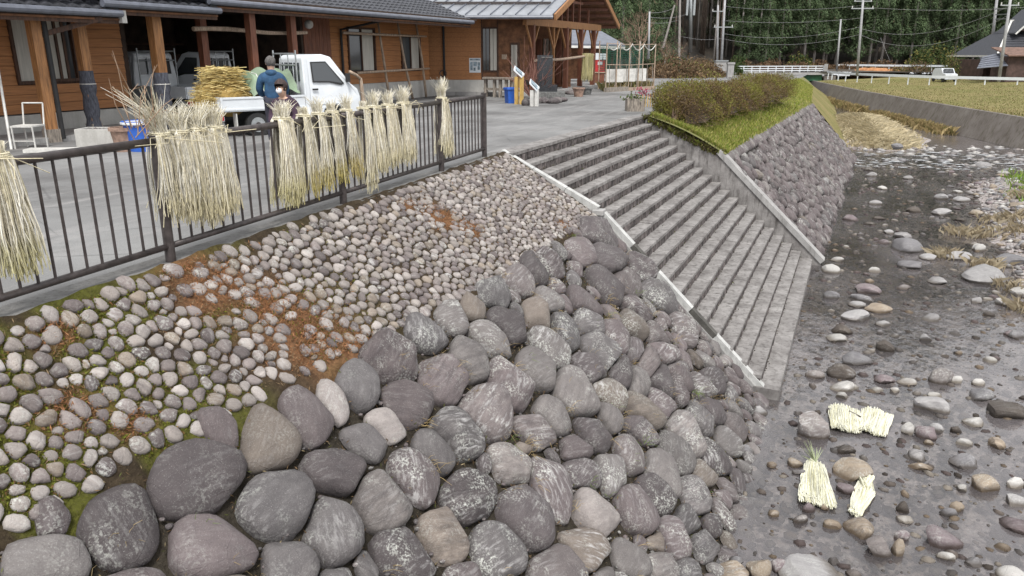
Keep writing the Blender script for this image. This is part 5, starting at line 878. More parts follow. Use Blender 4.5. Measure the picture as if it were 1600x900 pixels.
for t, w, m in ((0., .2, 'redpost'), (2.6, .09, 'post'), (4.3, .22, 'redpost'), (6.5, .22, 'redpost'), (8.6, .22, 'redpost')):
    b = gd(t, .0); p = MB(); p.bar(b, b + Z * 3.0, w, w, (0, 1, 0)); pp = p.build('post', MAT[m], ph, sc=False)
    for s in (-1, 1): q = gd(t + s * .75, 3.0); MB().bar(b + Z * 1.95, q, .07, .08).build('brace', MAT['post'], pp, sc=False)
for t in (2.2, 5.4, 8.4): b = LD(-1.2 + .404 * t, D0 + .915 * t + 1.5); MB().bar(b, b + Z * 3.2, .2, .2, (0, 1, 0)).build('post', MAT['darkwood'], ph, sc=False)
MB().prism([LD(-6, D0 + 5.2), LD(3.0, D0 + 5.2), LD(3.0, D0 + 5.35), LD(-6, D0 + 5.35)], (0, 0, 3.3)).build('inner_wall', MAT['soffit'], ph, sc=False)
for k in range(14): MB().bar(LD(-1.6 + k * .33, D0 + 5.1, .25), LD(-1.6 + k * .33, D0 + 5.1, 2.5), .26, .05, (0, 1, 0)).build('plank', MAT['greywood'] if k % 3 else MAT['redpost'], ph, sc=False)
MB().prism([LD(.1, 34.6), LD(1.6, 34.9), LD(5.4, 45), LD(-2, 46), LD(-3, 35)], (0, 0, .16)).build('porch_floor', MAT['concrete'], ph, sc=False)
an = thing('rear_shed', LD(5, 58), 'low shed with a dark sheet roof behind the timber porch', 'shed'); MB().prism([LD(3.4, 56.5, 2.35), LD(8.0, 56.5, 2.25), LD(6.6, 60, 3.3), LD(2.0, 60, 3.4)], (0, 0, .14)).build('roof', MAT['gutter'], an, sc=False); MB().prism([LD(3.4, 56.4, 2.2), LD(8.0, 56.4, 2.1), LD(8, 56.5, 2.1), LD(3.4, 56.5, 2.2)], (0, 0, .16)).build('gutter', MAT['offwhite'], an, sc=False)
MB().prism([LD(2, 58.6), LD(6.6, 58.6), LD(6.6, 58.8), LD(2, 58.8)], (0, 0, 2.9)).build('wall', MAT['soffit'], an, sc=False)
for l in (4, 5.6, 7.2): MB().bar(LD(l, 57), LD(l, 57, 2.3), .16, .16, (0, 1, 0)).build('post', MAT['darkwood'], an, sc=False)
# drying rack of peeled poles leaning on the wing
rk = thing('drying_rack', (-16.6, 25, 0), 'ladder like rack of pale peeled poles leaning against the board wall', 'rack')
def rpole(a, b, r=.05): mb = MB(); m = (a + b) / 2 + RNG.normal(size=3) * .02; mb.tube([a, a * .5 + m * .5, m, m * .5 + b * .5, b], [r * 1.1, r * 1.05, r, r * .9, r * .8], 7); mb.build('pole', MAT['pole_wood'], rk, smooth=True, sc=False)
for a, b in (((562, 152), (551, 39)), ((609, 158), (590, 30)), ((645, 155), (621, 34)), ((666, 152), (650, 37))): P = atz(*a); Q = atx(*b, P[0] - .15); Q[2] = min(Q[2], 2.95); rpole(P, Q)
for a, b in (((536, 51), (666, 57)), ((558, 114), (671, 107))): x0 = -16.6; rpole(atx(*a, x0), atx(*b, x0 - .1), .045)
P = atz(570, 172); rpole(P, atx(563, 122, P[0]), .07); rpole(atx(546, 112, P[0]), atx(564, 124, P[0]), .05)
# ------------------------------------------------------------------ things in the yard
def orient(a): return np.array([math.cos(a), math.sin(a), 0]), np.array([-math.sin(a), math.cos(a), 0])
tb_ = thing('work_table', lp(778, 34.2), 'long grey weathered wooden table along the hall wall', 'table'); a, b = lp(756, 34.3, .78), lp(803, 33.3, .78)
for k in range(4): MB().bar(a + NB * (.22 * k - .3), b + NB * (.22 * k - .3), .205, .07).build('plank', MAT['greywood'], tb_, sc=False)
for t in (.06, .36, .55, .75, .97):
    for o in (-.25, .3): q = a + (b - a) * t + NB * o; MB().bar(q * np.array([1, 1, 0]), q - Z * .04, .11, .11, (0, 1, 0)).build('leg', MAT['greywood'], tb_, sc=False)
MB().bar(a + NB * .28 - Z * .45, b + NB * .28 - Z * .45, .05, .1).build('rail', MAT['greywood'], tb_, sc=False)
MAT['blue'] = plain('blue_plastic', (.03, .12, .50), .45, .12, 4, bump=.03); MAT['granite'] = plain('polished_black_granite', (.035, .037, .042), .22, .35, 20, bump=.02); MAT['plinth'] = plain('grey_granite', (.15, .15, .145), .7, .35, 12, bump=.4)
MAT['terracotta'] = plain('aged_terracotta', (.33, .22, .17), .85, .25, 9); MAT['yellowpost'] = plain('yellow_wood', (.55, .36, .11), .6, .2, 4, stretch=(6, 6, 1)); MAT['redpaint'] = plain('red_paint', (.40, .03, .03), .45, .2, 4)
bb = thing('blue_bin', atz(799, 161), 'square blue plastic bin on the asphalt below the sloped sign', 'bin'); c = atz(799, 161); MB().lathe([(.26, 0), (.30, .5), (.33, .52), (.33, .57), (.29, .57), (.25, .12), (0, .12)], c, 4).build('body', MAT['blue'], bb, sc=False); MB().lathe([(.335, .49), (.345, .50), (.345, .53), (.335, .54)], c, 4).build('rim', MAT['blue'], bb, sc=False)
def lectern(px, py, top, wpx, label, legm, tilt=.5):
    c = atz(px, py); dep = proj(c)[2]; w = wpx * dep / F; t = thing('sloped_sign', c, label, 'sign'); h = top
    for s in (-.3, .3): MB().bar(c + rt * w * s, c + rt * w * s + Z * h, .12, .12, (0, 1, 0)).build('leg', MAT[legm], t, sc=False)
    p = c + Z * h; A, B = -rt * w / 2 - fh * .1, rt * w / 2 - fh * .1; MB().prism([p + A - rt * .05 + Z * .22, p + B - rt * .05 - Z * .05, p + B + fh * .35 + rt * .05 + Z * .05, p + A + fh * .35 + Z * .34], (0, 0, .05)).build('panel', MAT['white'], t, sc=False)
    MB().prism([p + A * .8 + Z * .25, p + B * .8 + Z * .03, p + B * .8 + fh * .28 + Z * .12, p + A * .8 + fh * .28 + Z * .35], (0, 0, .022)).build('printed_face', MAT['bluegrey'], t, sc=False)
lectern(811, 163, .98, 13, 'taller sloped white sign on yellow posts beside the blue bin', 'yellowpost'); lectern(835, 166, .55, 12, 'lower sloped white sign before the black stone monument', 'offwhite')
mo = thing('stone_monument', atz(860, 154), 'black polished stone monument on stepped granite base in the yard', 'monument'); mc = LD(0, 0)
dm = 28.7; base = atz(858, 157) + fh * .9; base[2] = 0; dep = proj(base)[2]; s = dep / F
def mbox(px0, px1, py0, py1, depth, name, mat, back=0.): a = (px0 + px1) / 2; zc = lambda y: (0 if y >= 157 else 1.78 - (y - 84) * (dep / F) * .985); c = base + rt * ((a - proj(base)[0]) * s) + fh * back; z0, z1 = zc(py1), zc(py0); mb = MB(); mb.box((c[0], c[1], (z0 + z1) / 2), ((px1 - px0) * s, depth, z1 - z0), PSI - .05); return mb.build(name, MAT[mat], mo, sc=False)
mbox(842, 882, 141, 157, 1.7, 'plinth', 'plinth'); mbox(836, 871, 131, 141.2, 1.1, 'base', 'granite', .3); mbox(838, 851, 122, 131.2, .6, 'foot_block', 'granite', .3); mbox(852.5, 863, 122, 131.2, .6, 'foot_block', 'granite', .3); st_ = mbox(839.5, 863.5, 86, 122, .42, 'stele', 'granite', .3)
MB().prism([q + fh * .0 for q in (base + fh * .07 + rt * (-.28) + Z * 1.62, base + fh * .07 + rt * .12 + Z * 1.62, base + fh * .07 + rt * .12 + Z * 1.66, base + fh * .07 + rt * -.28 + Z * 1.66)], -fh * .02).build('engraving', MAT['plinth'], st_, sc=False)
for k in range(9):
    q = atz(822 + k * 7.0, 164 - k * .55 + RNG.normal() * .8); mb = MB(); rock(mb, q + Z * .08, (RNG.uniform(.3, .55), RNG.uniform(.3, .5), RNG.uniform(.18, .35)), RNG.uniform(0, 3), hue(None), 2); tag(mb.build('edging_stone', MAT['cobble'], smooth=True), 'rough edging stone in the ring round the monument', 'stone', 'edging stones round the monument')
for k in range(8):
    q = atz(884 + RNG.uniform(0, 26), 138 + RNG.uniform(0, 10)); mb = MB(); rock(mb, q + Z * .06, (RNG.uniform(.4, .8), RNG.uniform(.4, .7), RNG.uniform(.15, .35)), RNG.uniform(0, 3), hue(None), 2); tag(mb.build('garden_stone', MAT['cobble'], smooth=True), 'flat garden stone between the monument and the porch posts', 'stone', 'garden stones by the porch')
def pot(px, py, r, h, mat, label, cat='plant pot', n=18): c = atz(px, py); t = thing('flower_pot', c, label, cat); MB().lathe([(r * .7, 0), (r * .95, h * .85), (r * 1.08, h * .86), (r * 1.08, h), (r * .95, h), (r * .9, h * .8), (0, h * .8)], c, n).build('body', MAT[mat], t, smooth=False, sc=False); MB().lathe([(r * .9, h * .78), (r * .9, h * .84), (0, h * .88)], c, n).build('soil', MAT['soil'], t, sc=False); return c
pot(904, 151, .26, .38, 'terracotta', 'aged terracotta pot on the asphalt beside the monument'); pot(917, 148, .25, .32, 'plinth', 'grey pot right behind the terracotta one'.replace('right behind', 'tucked behind'))
def strands(mb, top, L, n, r, cols, spread, th=.005):
    for _ in range(n): o = RNG.normal(size=3) * np.array([r, r, .02]); d = RNG.normal(size=3) * spread; p = top + o; mb.tube([p, p + d * .4 - Z * L * .5, p + d - Z * L * RNG.uniform(.85, 1.05)], th, 3, np.array(cols[RNG.integers(0, len(cols))]) * RNG.uniform(.75, 1.2), cap=False)
mb = MB(); c = gd(5.6, 1.78, -.3); 
for s in np.linspace(-.5, .5, 9): strands(mb, c + fh * s * .8 + rt * s * .45, 1.25, 26, .05, [(.50, .44, .22), (.42, .38, .18), (.55, .50, .30)], .04, .011)
tag(mb.build('straw_curtain', MAT['straw'], org=c, sc=False), 'broad yellow straw curtain hanging from the porch pole', 'straw bundle')
mb = MB(); mb.tube([gd(-.6, 1.5, .0), gd(2, 1.53, -.2), gd(4.3, 1.62, -.25), gd(6.6, 1.72, -.28)], .06, 7); tag(mb.build('porch_pole', MAT['pole_wood'], sc=False), 'peeled pole lashed across the porch posts at chest height', 'pole')
rb = thing('drink_cooler', LD(5.35, 50), 'red cooler box with a white top near the porch end', 'cooler'); c = lp(937.5, 50.5); MB().box(c + Z * 1.05, (.62, .55, .72), PSI).build('body', MAT['redpaint'], rb, sc=False); MB().box(c + Z * 1.62, (.72, .6, .40), PSI).build('lid', MAT['white'], rb, sc=False); MB().box(c + Z * 1.2 - fh * .29, (.3, .03, .2), PSI).build('label_plate', MAT['white'], rb, sc=False)
wb = thing('wooden_box', lp(934, 50.3), 'reddish brown wooden box carrying the red cooler', 'box'); c = lp(934, 50.4); MB().box(c + Z * .31, (.86, .8, .6), PSI).build('body', MAT['redpost'], wb, sc=False); MB().box(c + Z * .645, (.95, .9, .05), PSI).build('top_board', MAT['pole_wood'], wb, sc=False)
# garden enclosure
gf = thing('garden_trellis', atz(984, 142), 'garden enclosure of thin poles with looped white rope and low timber edge', 'trellis'); ga, gb_ = atz(946, 144), atz(1021, 139); gc = gb_ + fh * 3.2 - rt * .1; gdp = ga + fh * 3.2
for p in [ga + (gb_ - ga) * t for t in (0, .2, .45, .65, 1)] + [gdp, gdp + (gc - gdp) * .45, gc]: MB().tube([p, p + Z * (2.35 + RNG.normal() * .08)], .03, 6).build('post', MAT['pole_wood'], gf, sc=False)
for zz in (2.25, 1.28): MB().tube([ga + Z * zz, (ga + gb_) / 2 + Z * (zz - .04), gb_ + Z * zz], .018, 5).build('rail', MAT['pole_wood'], gf, sc=False)
for k in range(4): p, q = ga + (gb_ - ga) * k / 4, ga + (gb_ - ga) * (k + 1) / 4; MB().tube([p + (q - p) * t + Z * (2.25 - 1.2 * t * (1 - t)) for t in np.linspace(0, 1, 9)], .022, 5).build('rope', MAT['offwhite'], gf, sc=False)
for k in range(9): p = ga + (gb_ - ga) * (k + .5) / 9; MB().tube([p, p + rt * .05 + Z * .6, p + Z * 1.28], .016, 5).build('stake', MAT['greywood'], gf, sc=False)
for k in range(3): p = ga + (gb_ - ga) * (.18 + k * .24) + fh * .25; MB().box(p + Z * .75, (.85, .03, .62), PSI).build('sheet', MAT['offwhite'], gf, sc=False)
MB().bar(ga - fh * .05 + Z * .1, ga + (gb_ - ga) * .42 - fh * .05 + Z * .1, .2, .22).build('edge_timber', MAT['greywood'], gf, sc=False); MB().bar(ga + (gb_ - ga) * .43 - fh * .0 + Z * .07, gb_ + Z * .07, .16, .16).build('edge_timber', MAT['pole_wood'], gf, sc=False)
MAT['net'] = plain('green_netting', (.015, .085, .06), .9, .2, 4); mb = MB()
for k in range(44): p = gdp + (gc - gdp) * (.0 + k / 43.); mb.tube([p + Z * .9, p + rt * .03 * math.sin(k) + Z * 1.5, p + Z * 2.2], .013, 3, cap=False)
for k in range(14): z = .95 + k * .095; mb.tube([gdp + Z * z, (gdp + gc) / 2 + Z * (z - .03), gc + Z * z], .012, 3, cap=False)
tag(mb.build('green_net', MAT['net'], gf, sc=False), kind='stuff')
pts = [ga + (gb_ - ga) * RNG.random() + fh * RNG.uniform(0, 2.6) for _ in range(1500)]; blades('bed_plants', None, pts, .12, .5, [(.22, .17, .08), (.12, .13, .05), (.30, .24, .13)], .02, parent=gf)
mb = MB(); c = atz(975, 132); mb.box(c + Z * .55, (.6, .5, .5), PSI); tag(mb.build('stacked_crate', MAT['offwhite'], org=c, sc=False), 'pale crate standing inside the garden enclosure', 'crate')
# planter at the stair head
pl = thing('stone_planter', atz(993, 177), 'square weathered planter with pink flowers at the head of the staircase', 'planter'); c = atz(993, 174) + fh * .2
for s1, s2, sx, sy in ((0, -.24, .56, .07), (0, .24, .56, .07), (-.25, 0, .07, .42), (.25, 0, .07, .42)): MB().box(c + rt * s1 + fh * s2 + Z * .2, (sx, sy, .4), PSI).build('side', MAT['greywood'], pl, sc=False)
MB().box(c + Z * .17, (.44, .42, .33), PSI).build('soil', MAT['soil'], pl, sc=False)
n = 260; C = c + Z * .42 + RNG.normal(size=(n, 3)) * np.array([.16, .14, .07]); C[:70] += rt * .22 + Z * .18; T = np.array([.09, .12, .04]) * RNG.uniform(.6, 1.5, n)[:, None]; T[:70] = np.array([.35, .07, .12]) * RNG.uniform(.6, 1.3, 70)[:, None]; T[70:95] = (.45, .42, .4); cards('flowers', leaf_quads(C, .045, asp=.6), MAT['leaf'], pl, tint=T)['kind'] = 'stuff'
mb = MB(); c = atz(1012, 168) + fh * .4
for k in range(7): mb.tube([c + rt * (k * .09 - .3), c + rt * (k * .09 - .3) + Z * RNG.uniform(.35, .5)], .02, 5)
tag(mb.build('bamboo_edging', MAT['yellowpost'], sc=False), 'short row of bamboo pegs between the planter and the hedge', 'edging', kind='stuff')
# bare shrub by the porch
t = thing('bare_shrub', lp(832, 32.4), 'leafless reddish shrub rising behind the sloped signs', 'shrub'); mb = MB(); c = lp(832, 32.4)
for _ in range(60): d = RNG.normal(size=3) * np.array([.5, .3, .2]) + Z * .9; d /= np.linalg.norm(d); L = RNG.uniform(1., 2.0); q = c + d * L * .5; mb.tube([c, q, q + (d + RNG.normal(size=3) * .25) * L * .5], [.015, .009, .004], 3, np.array([.30, .15, .12]) * RNG.uniform(.6, 1.3), cap=False); mb.tube([q, q + (d + RNG.normal(size=3) * .5) * L * .4], [.007, .003], 3, np.array([.30, .15, .12]), cap=False)
mb.build('twigs', MAT['straw'], t, sc=False)['kind'] = 'stuff'
# objects along the hall
ch = thing('metal_chair', atz(36, 232), 'bare white metal chair frame standing beside the honey timber post', 'chair'); c = atz(40, 233); a1, a2 = rt, fh
for sx in (-.2, .2): MB().tube([c + a1 * sx, c + a1 * sx + Z * .42], .016, 6).build('leg', MAT['offwhite'], ch, sc=False); MB().tube([c + a1 * sx + a2 * .4, c + a1 * sx + a2 * .4 + Z * .42, c + a1 * sx + a2 * .48 + Z * .85], .016, 6).build('leg', MAT['offwhite'], ch, sc=False)
MB().tube([c - a1 * .2 + a2 * .48 + Z * .85, c + a1 * .2 + a2 * .48 + Z * .85], .016, 6).build('back_rail', MAT['offwhite'], ch, sc=False); MB().box(c + a2 * .2 + Z * .43, (.44, .42, .03), PSI).build('seat', MAT['offwhite'], ch, sc=False); MB().tube([c - a1 * .2 + Z * .15, c + a1 * .2 + Z * .15], .012, 6).build('stretcher', MAT['offwhite'], ch, sc=False)
fb = thing('foam_box', atz(158, 236), 'dirty white foam box filled with rubble on the apron edge', 'box'); c = atz(160, 234) + fh * .25
for s1, s2, sx, sy in ((0, -.22, .98, .06), (0, .22, .98, .06), (-.46, 0, .06, .38), (.46, 0, .06, .38)): MB().box(c + rt * s1 + fh * s2 + Z * .2, (sx, sy, .38), PSI).build('side', MAT['base'], fb, sc=False)
mb = MB(); 
for _ in range(30): rock(mb, c + rt * RNG.uniform(-.4, .4) + fh * RNG.uniform(-.17, .17) + Z * .35, (.12, .1, .08), RNG.uniform(0, 6), hue(None), 1)
tag(mb.build('rubble', MAT['cobble'], fb), kind='stuff')
pot(197, 236, .24, .45, 'terracotta', 'brown clay pot standing between the foam box and the blue tub'); c = atz(222, 236) + fh * .1
bt = thing('blue_tub', c, 'round blue plastic tub behind the straw bundles on the fence', 'tub'); MB().lathe([(.26, 0), (.32, .5), (.35, .5), (.35, .56), (.30, .56), (.25, .1), (0, .1)], c, 18).build('body', MAT['blue'], bt, sc=False); MB().lathe([(.352, .50), (.362, .51), (.362, .54), (.352, .55)], c, 18).build('rim', MAT['white'], bt, sc=False)
lb = MB(); c = atz(105, 240); lb.box(c + Z * .07, (1.4, .3, .06), PSI + .1); tag(lb.build('loose_board', MAT['offwhite'], sc=False), 'pale board lying on the ground beside the foam box', 'board')
lpo = MB(); lpo.tube([atz(18, 234), atx(-6, 90, -15.6)], .025, 6); tag(lpo.build('leaning_pole', MAT['offwhite'], sc=False), 'thin pale pole leaning near the white chair frame', 'pole')
# ------------------------------------------------------------------ fence and hanging straw
FT = 1.07
def fxy(Y, z=0.): return np.array([xfence(Y), Y, z])
def fY(px, z=FT):
    a, b = 1., 13.
    for _ in range(50):
        m = (a + b) / 2
        if proj(fxy(m, z))[0] < px: a = m
        else: b = m
    return (a + b) / 2
fence = thing('metal_fence', fxy(7.6), 'dark steel baluster fence along the road edge above the cobbles', 'fence')
PY = [1.9, fY(268, 0), fY(537, 0.0), fY(690, 0), fY(757, 0)]
for y in PY: mb = MB(); p = fxy(y); mb.tube([p - Z * .15, p + Z * (FT + .04)], .045, 12); mb.tube([p + Z * (FT + .04), p + Z * (FT + .055)], .05, 12); mb.build('post', MAT['dark'], fence, sc=False)
for a, b in zip(PY, PY[1:]):
    A, B = fxy(a), fxy(b); MB().tube([A + Z * FT, B + Z * FT], .035, 10).build('top_rail', MAT['dark'], fence, smooth=True, sc=False); MB().tube([A + Z * .16, B + Z * .16], .028, 10).build('bottom_rail', MAT['dark'], fence, smooth=True, sc=False)
    n = int(round((b - a) / .142))
    for k in range(1, n): P = A + (B - A) * k / n; MB().tube([P + Z * .17, P + Z * (FT - .02)], .0125, 6).build('baluster', MAT['dark'], fence, sc=False)
STC = [(.76, .71, .57), (.82, .78, .67), (.67, .61, .47), (.86, .83, .74), (.59, .54, .39)]
def bundle(px, w, tuft, L, n, label, tie=True, lean=0., end=None, back=.3, tuftdir=0.):
    Y = fY(px); c = fxy(Y, FT + .04); a = fxy(Y + .5) - fxy(Y - .5); a /= np.linalg.norm(a); o = np.array([a[1], -a[0], 0]); mb = MB(); end = end or (.66, .60, .40)
    for k in range(int(n * 1.35)):
        u = RNG.uniform(-1, 1); front = RNG.random() > back; s = 1 if front else -1; base = c + a * w * u * .80 + o * s * .05 * RNG.uniform(.6, 1.4); col = np.array(STC[RNG.integers(0, 5)]) * RNG.uniform(.75, 1.15); l = L * RNG.uniform(.82, 1.04)
        cl_ = .03 * math.sin(u * 9 + px); b1 = base + a * (cl_ * .4 + w * u * .10 + RNG.normal() * .010) + o * s * .045 * RNG.random() - Z * l * .35; b2 = b1 + a * (cl_ * .7 + w * u * .02 + lean * .4 + RNG.normal() * .02) + o * s * RNG.normal() * .02 - Z * l * .35; b3 = b2 - Z * (.06 * math.sin(u * 9 + px + 1)) + a * (RNG.normal() * .03 + lean * .4) + o * RNG.normal() * .02 - Z * l * .3
        tl = tuft * .8 * (RNG.uniform(.25, .6) if RNG.random() < .62 else RNG.uniform(.6, 1.1)); sp = RNG.normal(size=3) * .32; t0 = c + a * w * u * .62 + o * RNG.normal() * .02 + Z * .045; t1 = t0 + Z * tl * .5 + (a * (u * .35 + sp[0] * .5 + tuftdir) + o * sp[1] * .5) * tl * .5; t2 = t1 + Z * tl * .45 + (a * (u * .6 + sp[0] + tuftdir * 1.6) + o * sp[1]) * tl * .6
        pts = [b3, b2, b1, base, t0] + ([t1, t2] if k % 3 or tuft > .4 else [t0 + Z * .06 + a * .02 * u])
        mb.tube(pts, [.0036, .0044, .0048, .0048, .0042, .003, .0014][:len(pts)], 3, np.array([np.array(end) * RNG.uniform(.8, 1.2), col * .95] + [col] * (len(pts) - 2)), cap=False)
    if tie:
        for dz in (-.008, .008): mb.tube([c + a * w * .8 * math.cos(q) + o * .085 * math.sin(q) + Z * (.02 + dz) for q in np.linspace(0, 6.28, 16)], .006, 4, np.array([.60, .55, .40]), cap=False)
        for _ in range(3): q = c + o * .09 + a * RNG.normal() * w * .3; mb.tube([q, q + o * .05 + a * RNG.normal() * .12 + Z * RNG.normal() * .05, q + o * .06 + a * RNG.normal() * .2 - Z * RNG.uniform(0, .15)], .0035, 3, np.array([.70, .63, .44]), cap=False)
    tag(mb.build('straw_bundle', MAT['straw'], org=c, sc=False), label, 'straw bundle', 'straw bundles drying on the fence')
bundle(-6, .11, .08, .80, 200, 'thick straw bundle at the very end of the fence opposite the chair frame', True, .0, (.58, .54, .30))
bundle(250, .11, .46, .70, 110, 'straw bundle at the tall fence post with long stalks splaying sideways', True, .0, None, .25, -.34)
bundle(280, .115, .26, .72, 290, 'straw bundle second from the tall fence post, wide and shaggy'); bundle(308, .12, .28, .80, 300, 'straw bundle in the middle of the big shaggy cluster'); bundle(335, .11, .24, .75, 280, 'straw bundle closing the big cluster on the truck wheel side')
bundle(441, .135, .20, .86, 330, 'lone broad straw bundle hanging below the masked person', True, 0, (.58, .53, .28)); 
bundle(474, .06, .10, .84, 110, 'thin straw bundle with mustard ends, first after the broad one', True, .05, (.50, .42, .13)); bundle(497, .065, .22, .80, 120, 'thin straw bundle with mustard ends, second after the broad one', True, .04, (.52, .44, .15)); bundle(519, .07, .16, .78, 130, 'thin straw bundle with mustard ends over the middle fence post', True, .05, (.55, .47, .14)); bundle(541, .06, .22, .76, 120, 'slanting thin straw bundle just past the middle fence post', True, .08, (.55, .45, .15))
bundle(567, .045, .08, .98, 80, 'long narrow straw bundle reaching below the bottom rail', True, .02); bundle(584, .11, .24, .78, 210, 'dense straw bundle beside the long narrow one'); bundle(606, .12, .22, .76, 220, 'dense straw bundle midway in the trio beyond the truck cab'); bundle(630, .14, .27, .76, 260, 'dense straw bundle last in the trio, widest at its top')
bundle(690, .10, .36, .82, 220, 'single slim straw bundle tied at the last fence post but one')
mb = MB(); b = fxy(fY(205), 1.45)
for _ in range(14): d = RNG.normal(size=3) * .5 + Z * .8; d /= np.linalg.norm(d); p = fxy(fY(225), 1.15) + RNG.normal(size=3) * .05; q = p + d * RNG.uniform(.2, .5); mb.tube([p, q, q + (d + RNG.normal(size=3) * .6) * .15], [.005, .004, .002], 3, np.array([.36, .25, .17]) * RNG.uniform(.7, 1.2), cap=False)
tag(mb.build('dry_twigs', MAT['straw'], sc=False), 'thin brown twigs sticking up behind the splaying straw bundle', 'twigs')
# ------------------------------------------------------------------ small farm trucks
def truck(loaded=True):
    t = thing('farm_truck', (0, 0, 0), 'x', 'truck'); hw = .735
    side = [(1.96, .32), (1.96, 1.15), (1.98, 1.70), (2.06, 1.77), (2.50, 1.79), (2.72, 1.73), (3.16, 1.12), (3.34, .98), (3.40, .80), (3.40, .34), (2.98, .30), (2.93, .52), (2.80, .62), (2.56, .62), (2.43, .52), (2.38, .30)]
    yy_ = lambda z: hw - max(0, z - 1.0) * .16; mb = MB(); L = [(x, -yy_(z), z) for x, z in side]; R = [(x, yy_(z), z) for x, z in side]; n = len(side)
    mb.add(L + R, [tuple(range(n))[::-1], tuple(range(n, 2 * n))] + [(i, (i + 1) % n, n + (i + 1) % n, n + i) for i in range(n)]); cab = mb.build('cab', MAT['white'], t, sc=False)
    bv = cab.modifiers.new('bevel', 'BEVEL'); bv.width = .035; bv.segments = 3; bv.limit_method = 'ANGLE'; bv.angle_limit = .5
    def sidepoly(pts, s, off, th, name, mat, par): m = MB(); m.prism([(x, s * (yy_(z) + off), z) for x, z in pts], (0, s * th, 0)); return m.build(name, MAT[mat], par, sc=False)
    for s in (-1, 1):
        d = sidepoly([(2.10, .66), (2.10, 1.66), (2.58, 1.68), (3.08, 1.10), (3.10, .66)], s, .002, .010, 'door', 'white', t)
        sidepoly([(2.17, 1.16), (2.17, 1.62), (2.56, 1.63), (2.98, 1.12), (2.90, 1.08), (2.6, 1.15)], s, .010, .012, 'window_seal', 'black', d); sidepoly([(2.20, 1.19), (2.20, 1.59), (2.55, 1.60), (2.92, 1.13), (2.6, 1.18)], s, .020, .006, 'window', 'glass', d); sidepoly([(2.14, .98), (2.14, 1.02), (2.28, 1.02), (2.28, .98)], s, .012, .02, 'handle', 'black', d)
        m = MB(); m.box((3.05, s * (hw + .06), 1.25), (.06, .13, .2)); m.build('mirror', MAT['black'], t, sc=False); m = MB(); m.box((3.37, s * .55, .78), (.08, .24, .13)); m.build('headlight', MAT['glass'], t, sc=False); m = MB(); m.box((-.01, s * .62, .45), (.05, .2, .12)); m.build('tail_light', MAT['redpaint'], t, sc=False)
    m = MB(); m.prism([(2.76, -.56, 1.66), (3.135, -.64, 1.16), (3.135, .64, 1.16), (2.76, .56, 1.66)], (.012, 0, .012)); m.build('windscreen', MAT['glass'], t, sc=False)
    m = MB(); m.prism([(1.955, -.52, 1.18), (1.965, -.50, 1.60), (1.965, .50, 1.60), (1.955, .52, 1.18)], (-.012, 0, 0)); rw_ = m.build('rear_window', MAT['glass'], t, sc=False)
    for y in (-.25, .0, .25): m = MB(); m.tube([(1.93, y, 1.15), (1.93, y, 1.63)], .012, 6); m.build('guard_bar', MAT['white'], rw_, sc=False)
    m = MB(); m.box((.98, 0, .60), (1.94, 1.40, .06)); m.build('bed_floor', MAT['steel'], t, sc=False)
    for s in (-1, 1):
        m = MB(); m.box((.975, s * .715, .73), (1.93, .035, .31)); sp = m.build('side_panel', MAT['white'], t, sc=False)
        for z in (.62, .86): m = MB(); m.box((.975, s * .738, z), (1.93, .02, .035)); m.build('rib', MAT['white'], sp, sc=False)
    m = MB(); m.box((-.005, 0, .73), (.035, 1.42, .31)); tg = m.build('tailgate', MAT['white'], t, sc=False); m = MB(); m.box((-.03, 0, .73), (.02, 1.2, .1)); m.build('rib', MAT['white'], tg, sc=False)
    m = MB(); m.box((1.2, 0, .44), (2.5, .5, .16)); m.build('chassis', MAT['black'], t, sc=False); m = MB(); m.box((.02, 0, .42), (.06, 1.3, .1)); m.build('rear_bumper', MAT['white'], t, sc=False)
    for x in (.78, 2.68):
        for s in (-1, 1):
            w = MB(); w.tube([(x, s * .56, .265), (x, s * .70, .265)], .265, 22); wo = w.build('wheel', MAT['black'], t, smooth=False, sc=False); q = MB(); q.tube([(x, s * .69, .265), (x, s * .712, .265)], .165, 18); rim = q.build('rim', MAT['steel'], wo, sc=False); q = MB(); q.tube([(x, s * .70, .265), (x, s * .725, .265)], .06, 12); q.build('hub', MAT['dark'], wo, sc=False)
        if x < 1: 
            for s in (-1, 1): m = MB(); m.box((x - .48, s * .62, .36), (.02, .2, .34)); m.build('mud_flap', MAT['offwhite'], t, sc=False)
    rk_ = MB(); 
    for y in (-.62, .62): rk_.tube([(1.84, y, .62), (1.84, y, 1.88)], .02, 8)
    for z in (1.80, 1.55): rk_.tube([(1.84, -.62, z), (1.84, .62, z)], .018, 8)
    for y in (-.2, .2): rk_.tube([(1.84, y, .7), (1.84, y, 1.8)], .014, 6)
    tag(rk_.build('head_rack', MAT['steel'], t, sc=False), kind='stuff'); return t
tk = truck(); THE = math.radians(40); ax = rt * math.cos(THE) + fh * math.sin(THE); TR = math.atan2(ax[1], ax[0])
P0 = fh * 17.05 + rt * (-6.32) + (rt * -math.sin(THE) + fh * math.cos(THE)) * .735; P0[2] = -.02; tk.location = P0; tk.rotation_euler[2] = TR; tag(tk, 'small white farm truck parked on the road loaded with straw and a green sheet')
t2 = copy_tree(tk, (-20.6, 16.6, 0), TR + .25, label='dusty white farm truck parked inside the dark shed bay', category='truck') if False else None
for (loc, rz, lab) in (((-15.9, 18.6, .05), math.pi + .12, 'white farm truck deep inside the dark shed bay, its cab rear in view'), ((-16.3, 16.3, .05), math.pi - .05, 'white farm truck backed into the shed bay beside the timber post')): c = copy_tree(tk, loc, rz); tag(c, lab)
def T3(x, y, z): return P0 + ax * x + np.array([-ax[1], ax[0], 0]) * y + Z * z
mb = MB(); mb2 = MB()
